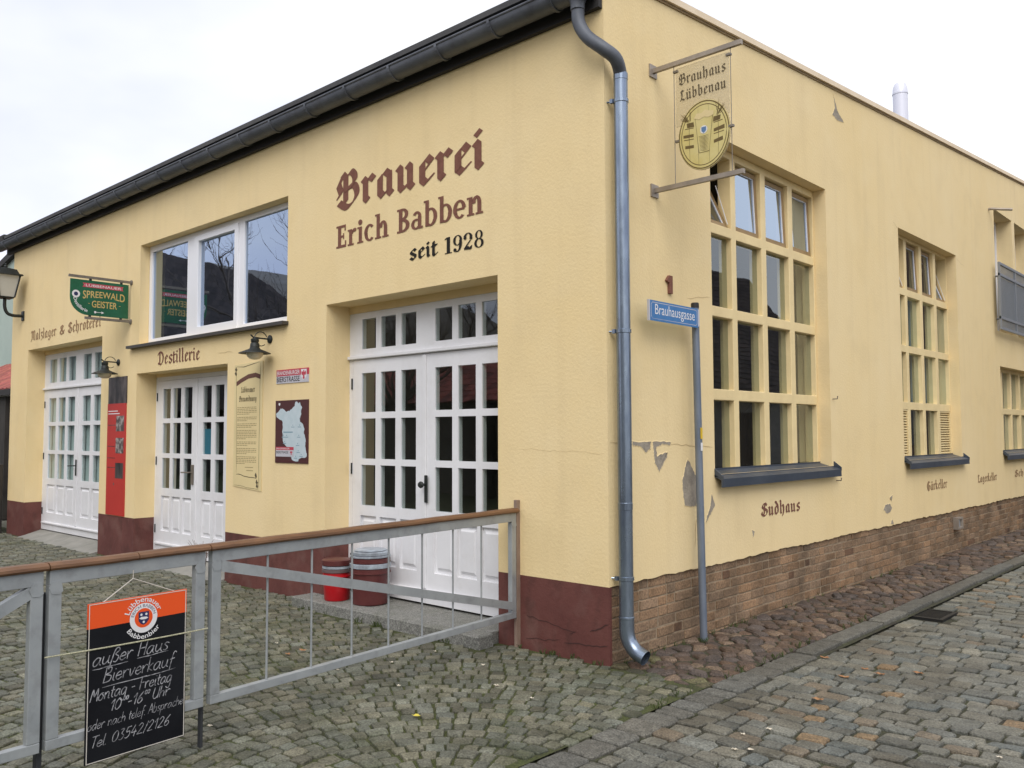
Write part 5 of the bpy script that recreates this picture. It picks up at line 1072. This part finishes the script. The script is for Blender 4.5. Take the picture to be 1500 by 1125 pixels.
# ================================================================== BACKGROUND at the left edge
nh = thing('neighbour_house', 'pale green gabled house behind the left end of the brewery', 'house', (-24, 3, 0))
PN = lambda u, v, d: (u, 3-d, v)
obj('wall', MB().prism([(-40, -.1), (-13.5, -.1), (-13.5, 4.6), (-21.9, 6.67), (-23.3, 6.38), (-40, 2.9)], PN, -6, 0), 'green_wall', nh)
obj('verge_board', MB().prism([(-40, 2.86), (-21.9, 6.63), (-21.9, 6.81), (-40, 3.04)], PN, .001, .12), 'fascia', nh)
sh = thing('shed', 'small shed with red tiled roof behind the left end', 'shed', (-17, 1.2, 0))
obj('wall', MB().box(-21.8, -14.4, 1.35, 2.9, -.1, 2.55), 'house_wall', sh); rt_ = MB()
for j in range(9):
    y = 1.0+j*.19; z = 2.62+j*.10; x1 = -14.9-.12*j
    x = -22
    while x < x1:
        k = random.uniform(.75, 1.3); rt_.add([(x+.015, y, z), (x+.12, y-.012, z-.035), (x+.225, y, z), (x+.225, y+.22, z+.115), (x+.12, y+.22, z+.10), (x+.015, y+.22, z+.115), (x+.12, y-.012, z+.02), (x+.12, y+.22, z+.135)], [(0, 1, 2, 6), (0, 6, 7, 5), (6, 2, 3, 7), (0, 5, 4, 1), (1, 4, 3, 2), (5, 7, 3, 4)], (k, k*random.uniform(.9, 1.2), k)); x += .24
obj('roof_tiles', rt_, 'tile_red', sh, kind='stuff'); obj('eave_board', MB().box(-22, -14.9, .94, 1.0, 2.48, 2.60), 'fascia', sh); obj('corner_post', MB().box(-17.2, -16.35, 1.05, 1.2, -.1, 2.47), 'old_wood', sh)
wf = thing('wooden_fence', 'dark weathered wooden fence at the left end of the front', 'fence', (-13.6, -.15, 0))
obj('post', MB().cbox(-12.80, -12.67, -.20, -.07, -.05, 1.16, .008), 'old_wood', wf)
for i in range(5): obj('board', MB().cbox(-15.5, -12.81, -.12, -.09, .10+.205*i, .29+.205*i, .006), 'bark' if i % 2 else 'house_dark', wf)

# ================================================================== HOUSES AND TREE ACROSS THE STREET (they show as reflections in the panes)
def tiles_roof(t, quad, m_, n, k):
    a, b, c_, d_ = [Vector(p) for p in quad]; mb = MB(); nrm = (b-a).cross(d_-a).normalized()
    if nrm.z < 0: nrm = -nrm
    for i in range(n):
        f0, f1 = i/n, (i+1)/n; l0, r0_, l1, r1_ = a.lerp(d_, f0), b.lerp(c_, f0), a.lerp(d_, f1), b.lerp(c_, f1)
        for j in range(k):
            g0, g1 = j/k, (j+1)/k; tn = random.uniform(.6, 1.5)
            mb.add([l0.lerp(r0_, g0)+nrm*.02, l0.lerp(r0_, g1)+nrm*.02, l1.lerp(r1_, g1)+nrm*.01, l1.lerp(r1_, g0)+nrm*.01, l0.lerp(r0_, g0)-nrm*.02, l0.lerp(r0_, g1)-nrm*.02], [(0, 1, 2, 3), (0, 4, 5, 1)], (tn, tn, tn))
    obj('roof_tiles', mb, m_, t, kind='stuff')
h1 = thing('lane_house', 'low grey house with dark tiled roof across the lane, seen reflected in the side windows', 'house', (8, 14, 0))
obj('wall', MB().box(5.4, 11, 8.5, 18.4, -.1, 2.6), 'house_wall', h1); tiles_roof(h1, [(5.1, 8.3, 2.5), (5.1, 18.6, 2.5), (8.2, 18.6, 6.2), (8.2, 8.3, 6.2)], 'tile_dark', 30, 50); tiles_roof(h1, [(11.3, 18.6, 2.5), (11.3, 8.3, 2.5), (8.2, 8.3, 6.2), (8.2, 18.6, 6.2)], 'tile_dark', 12, 20)
obj('gable', MB().prism([(5.4, 2.6), (11, 2.6), (8.2, 6.1)], lambda u, v, d: (u, 8.5+d, v), 0, 9.8), 'house_wall', h1)
for y in (10, 12.5, 15): obj('window', MB().box(5.37, 5.395, y, y+1, .9, 2.1), 'house_dark', h1)
h5 = thing('brick_house', 'tall brown brick house farther down the lane, seen reflected in the second side window', 'house', (6.6, 33, 0))
obj('wall', MB().box(5.6, 7.6, 22.5, 44, -.1, 10.5), 'brick_far', h5); obj('roof', MB().prism([(5.4, 10.5), (7.8, 10.5), (6.6, 11.6)], lambda u, v, d: (u, 22.3+d, v), 0, 22), 'tile_dark', h5)
for y in (24, 28, 32, 36):
    for z in (1.2, 4.4, 7.6): obj('window', MB().box(5.57, 5.595, y, y+1.1, z, z+1.7), 'house_dark', h5)
h2 = thing('barn', 'big barn with dark hipped roof across the yard, seen reflected in the upper window', 'barn', (-32, -13, 0))
obj('wall', MB().prism([(-50, -.1), (-24.2, -.1), (-24.2, 5.8), (-25.2, 6.8), (-27.5, 7.9), (-36, 10.1), (-50, 6)], lambda u, v, d: (u, -13-d, v), 0, 12), 'house_dark', h2)
sil = [(-24.1, 5.9), (-25.1, 6.95), (-27.5, 8.1), (-36, 10.3), (-50, 6.4)]
for (xa, za), (xb, zb) in zip(sil, sil[1:]): tiles_roof(h2, [(xa, -11.6, 2.6), (xb, -11.6, 2.6), (xb, -13, zb), (xa, -13, za)], 'tile_dark', 26, max(3, int(abs(xb-xa)*2)))
h3 = thing('cart_shed', 'open cart shed with red tiled roof across the yard, seen reflected in the corner door', 'shed', (-14, -12, 0))
obj('wall', MB().box(-18, -8, -14, -10.6, -.1, 2.6), 'house_dark', h3); tiles_roof(h3, [(-18.4, -10.2, 2.5), (-7.6, -10.2, 2.5), (-7.6, -12.4, 4.3), (-18.4, -12.4, 4.3)], 'tile_red', 12, 40)
for x in (-17, -14.5, -12, -9.5): obj('post', MB().box(x, x+.16, -10.5, -10.34, -.1, 2.45), 'old_wood', h3)
h4 = thing('street_house', 'grey street house behind the camera, seen reflected in door panes', 'house', (2, -14, 0))
obj('wall', MB().box(-4, 12, -20, -12.5, -.1, 3.6), 'house_wall', h4); tiles_roof(h4, [(-4.4, -12.1, 3.5), (12.4, -12.1, 3.5), (12.4, -16.3, 7.2), (-4.4, -16.3, 7.2)], 'tile_dark', 16, 40)
for x in (-3, 0, 3, 6, 9): obj('window', MB().box(x, x+1.1, -12.5, -12.47, 1.0, 2.4), 'house_dark', h4)
def bare_tree(x, y, h, label, seed):
    rnd = random.Random(seed); t = thing('bare_tree', label, 'tree', (x, y, 0), 'bare trees across the yard'); tr = MB(); cr_ = MB()
    tr.tube([(x, y, -.1), (x+.05, y, h*.2), (x-.05, y+.1, h*.42)], [.22, .17, .13], 10)
    def branch(p, d, l, r_, lev):
        q = p; pts = [p]; dd = d.copy()
        for i in range(4):
            dd = (dd+Vector((rnd.uniform(-.22, .22), rnd.uniform(-.22, .22), rnd.uniform(-.05, .16)))).normalized(); q = q+dd*l/4; pts.append(q)
        cr_.tube(pts, [r_*(1-.16*i) for i in range(5)], 5 if lev < 2 else 3, cap=False)
        if lev < 4:
            for i in range(rnd.randint(3, 4)):
                s_ = pts[rnd.randint(1, 4)]; nd = (dd+Vector((rnd.uniform(-1, 1), rnd.uniform(-1, 1), rnd.uniform(-.35, .75)))).normalized(); branch(s_, nd, l*rnd.uniform(.5, .75), r_*.5, lev+1)
    for i in range(7):
        a = 2*pi*i/7+rnd.uniform(-.3, .3); branch(Vector((x, y, h*(.26+.024*i))), Vector((cos(a), sin(a), rnd.uniform(.5, 1.3))).normalized(), h*.30, .075, 0)
    obj('trunk', tr, 'bark', t, smooth=True); obj('crown', cr_, 'bark', t)
bare_tree(-18.3, -9.2, 10.5, 'bare leafless tree across the yard, reflected in the upper window', 3); bare_tree(-12.8, -8.2, 6.5, 'smaller bare tree by the cart shed, reflected in the door transom', 5)
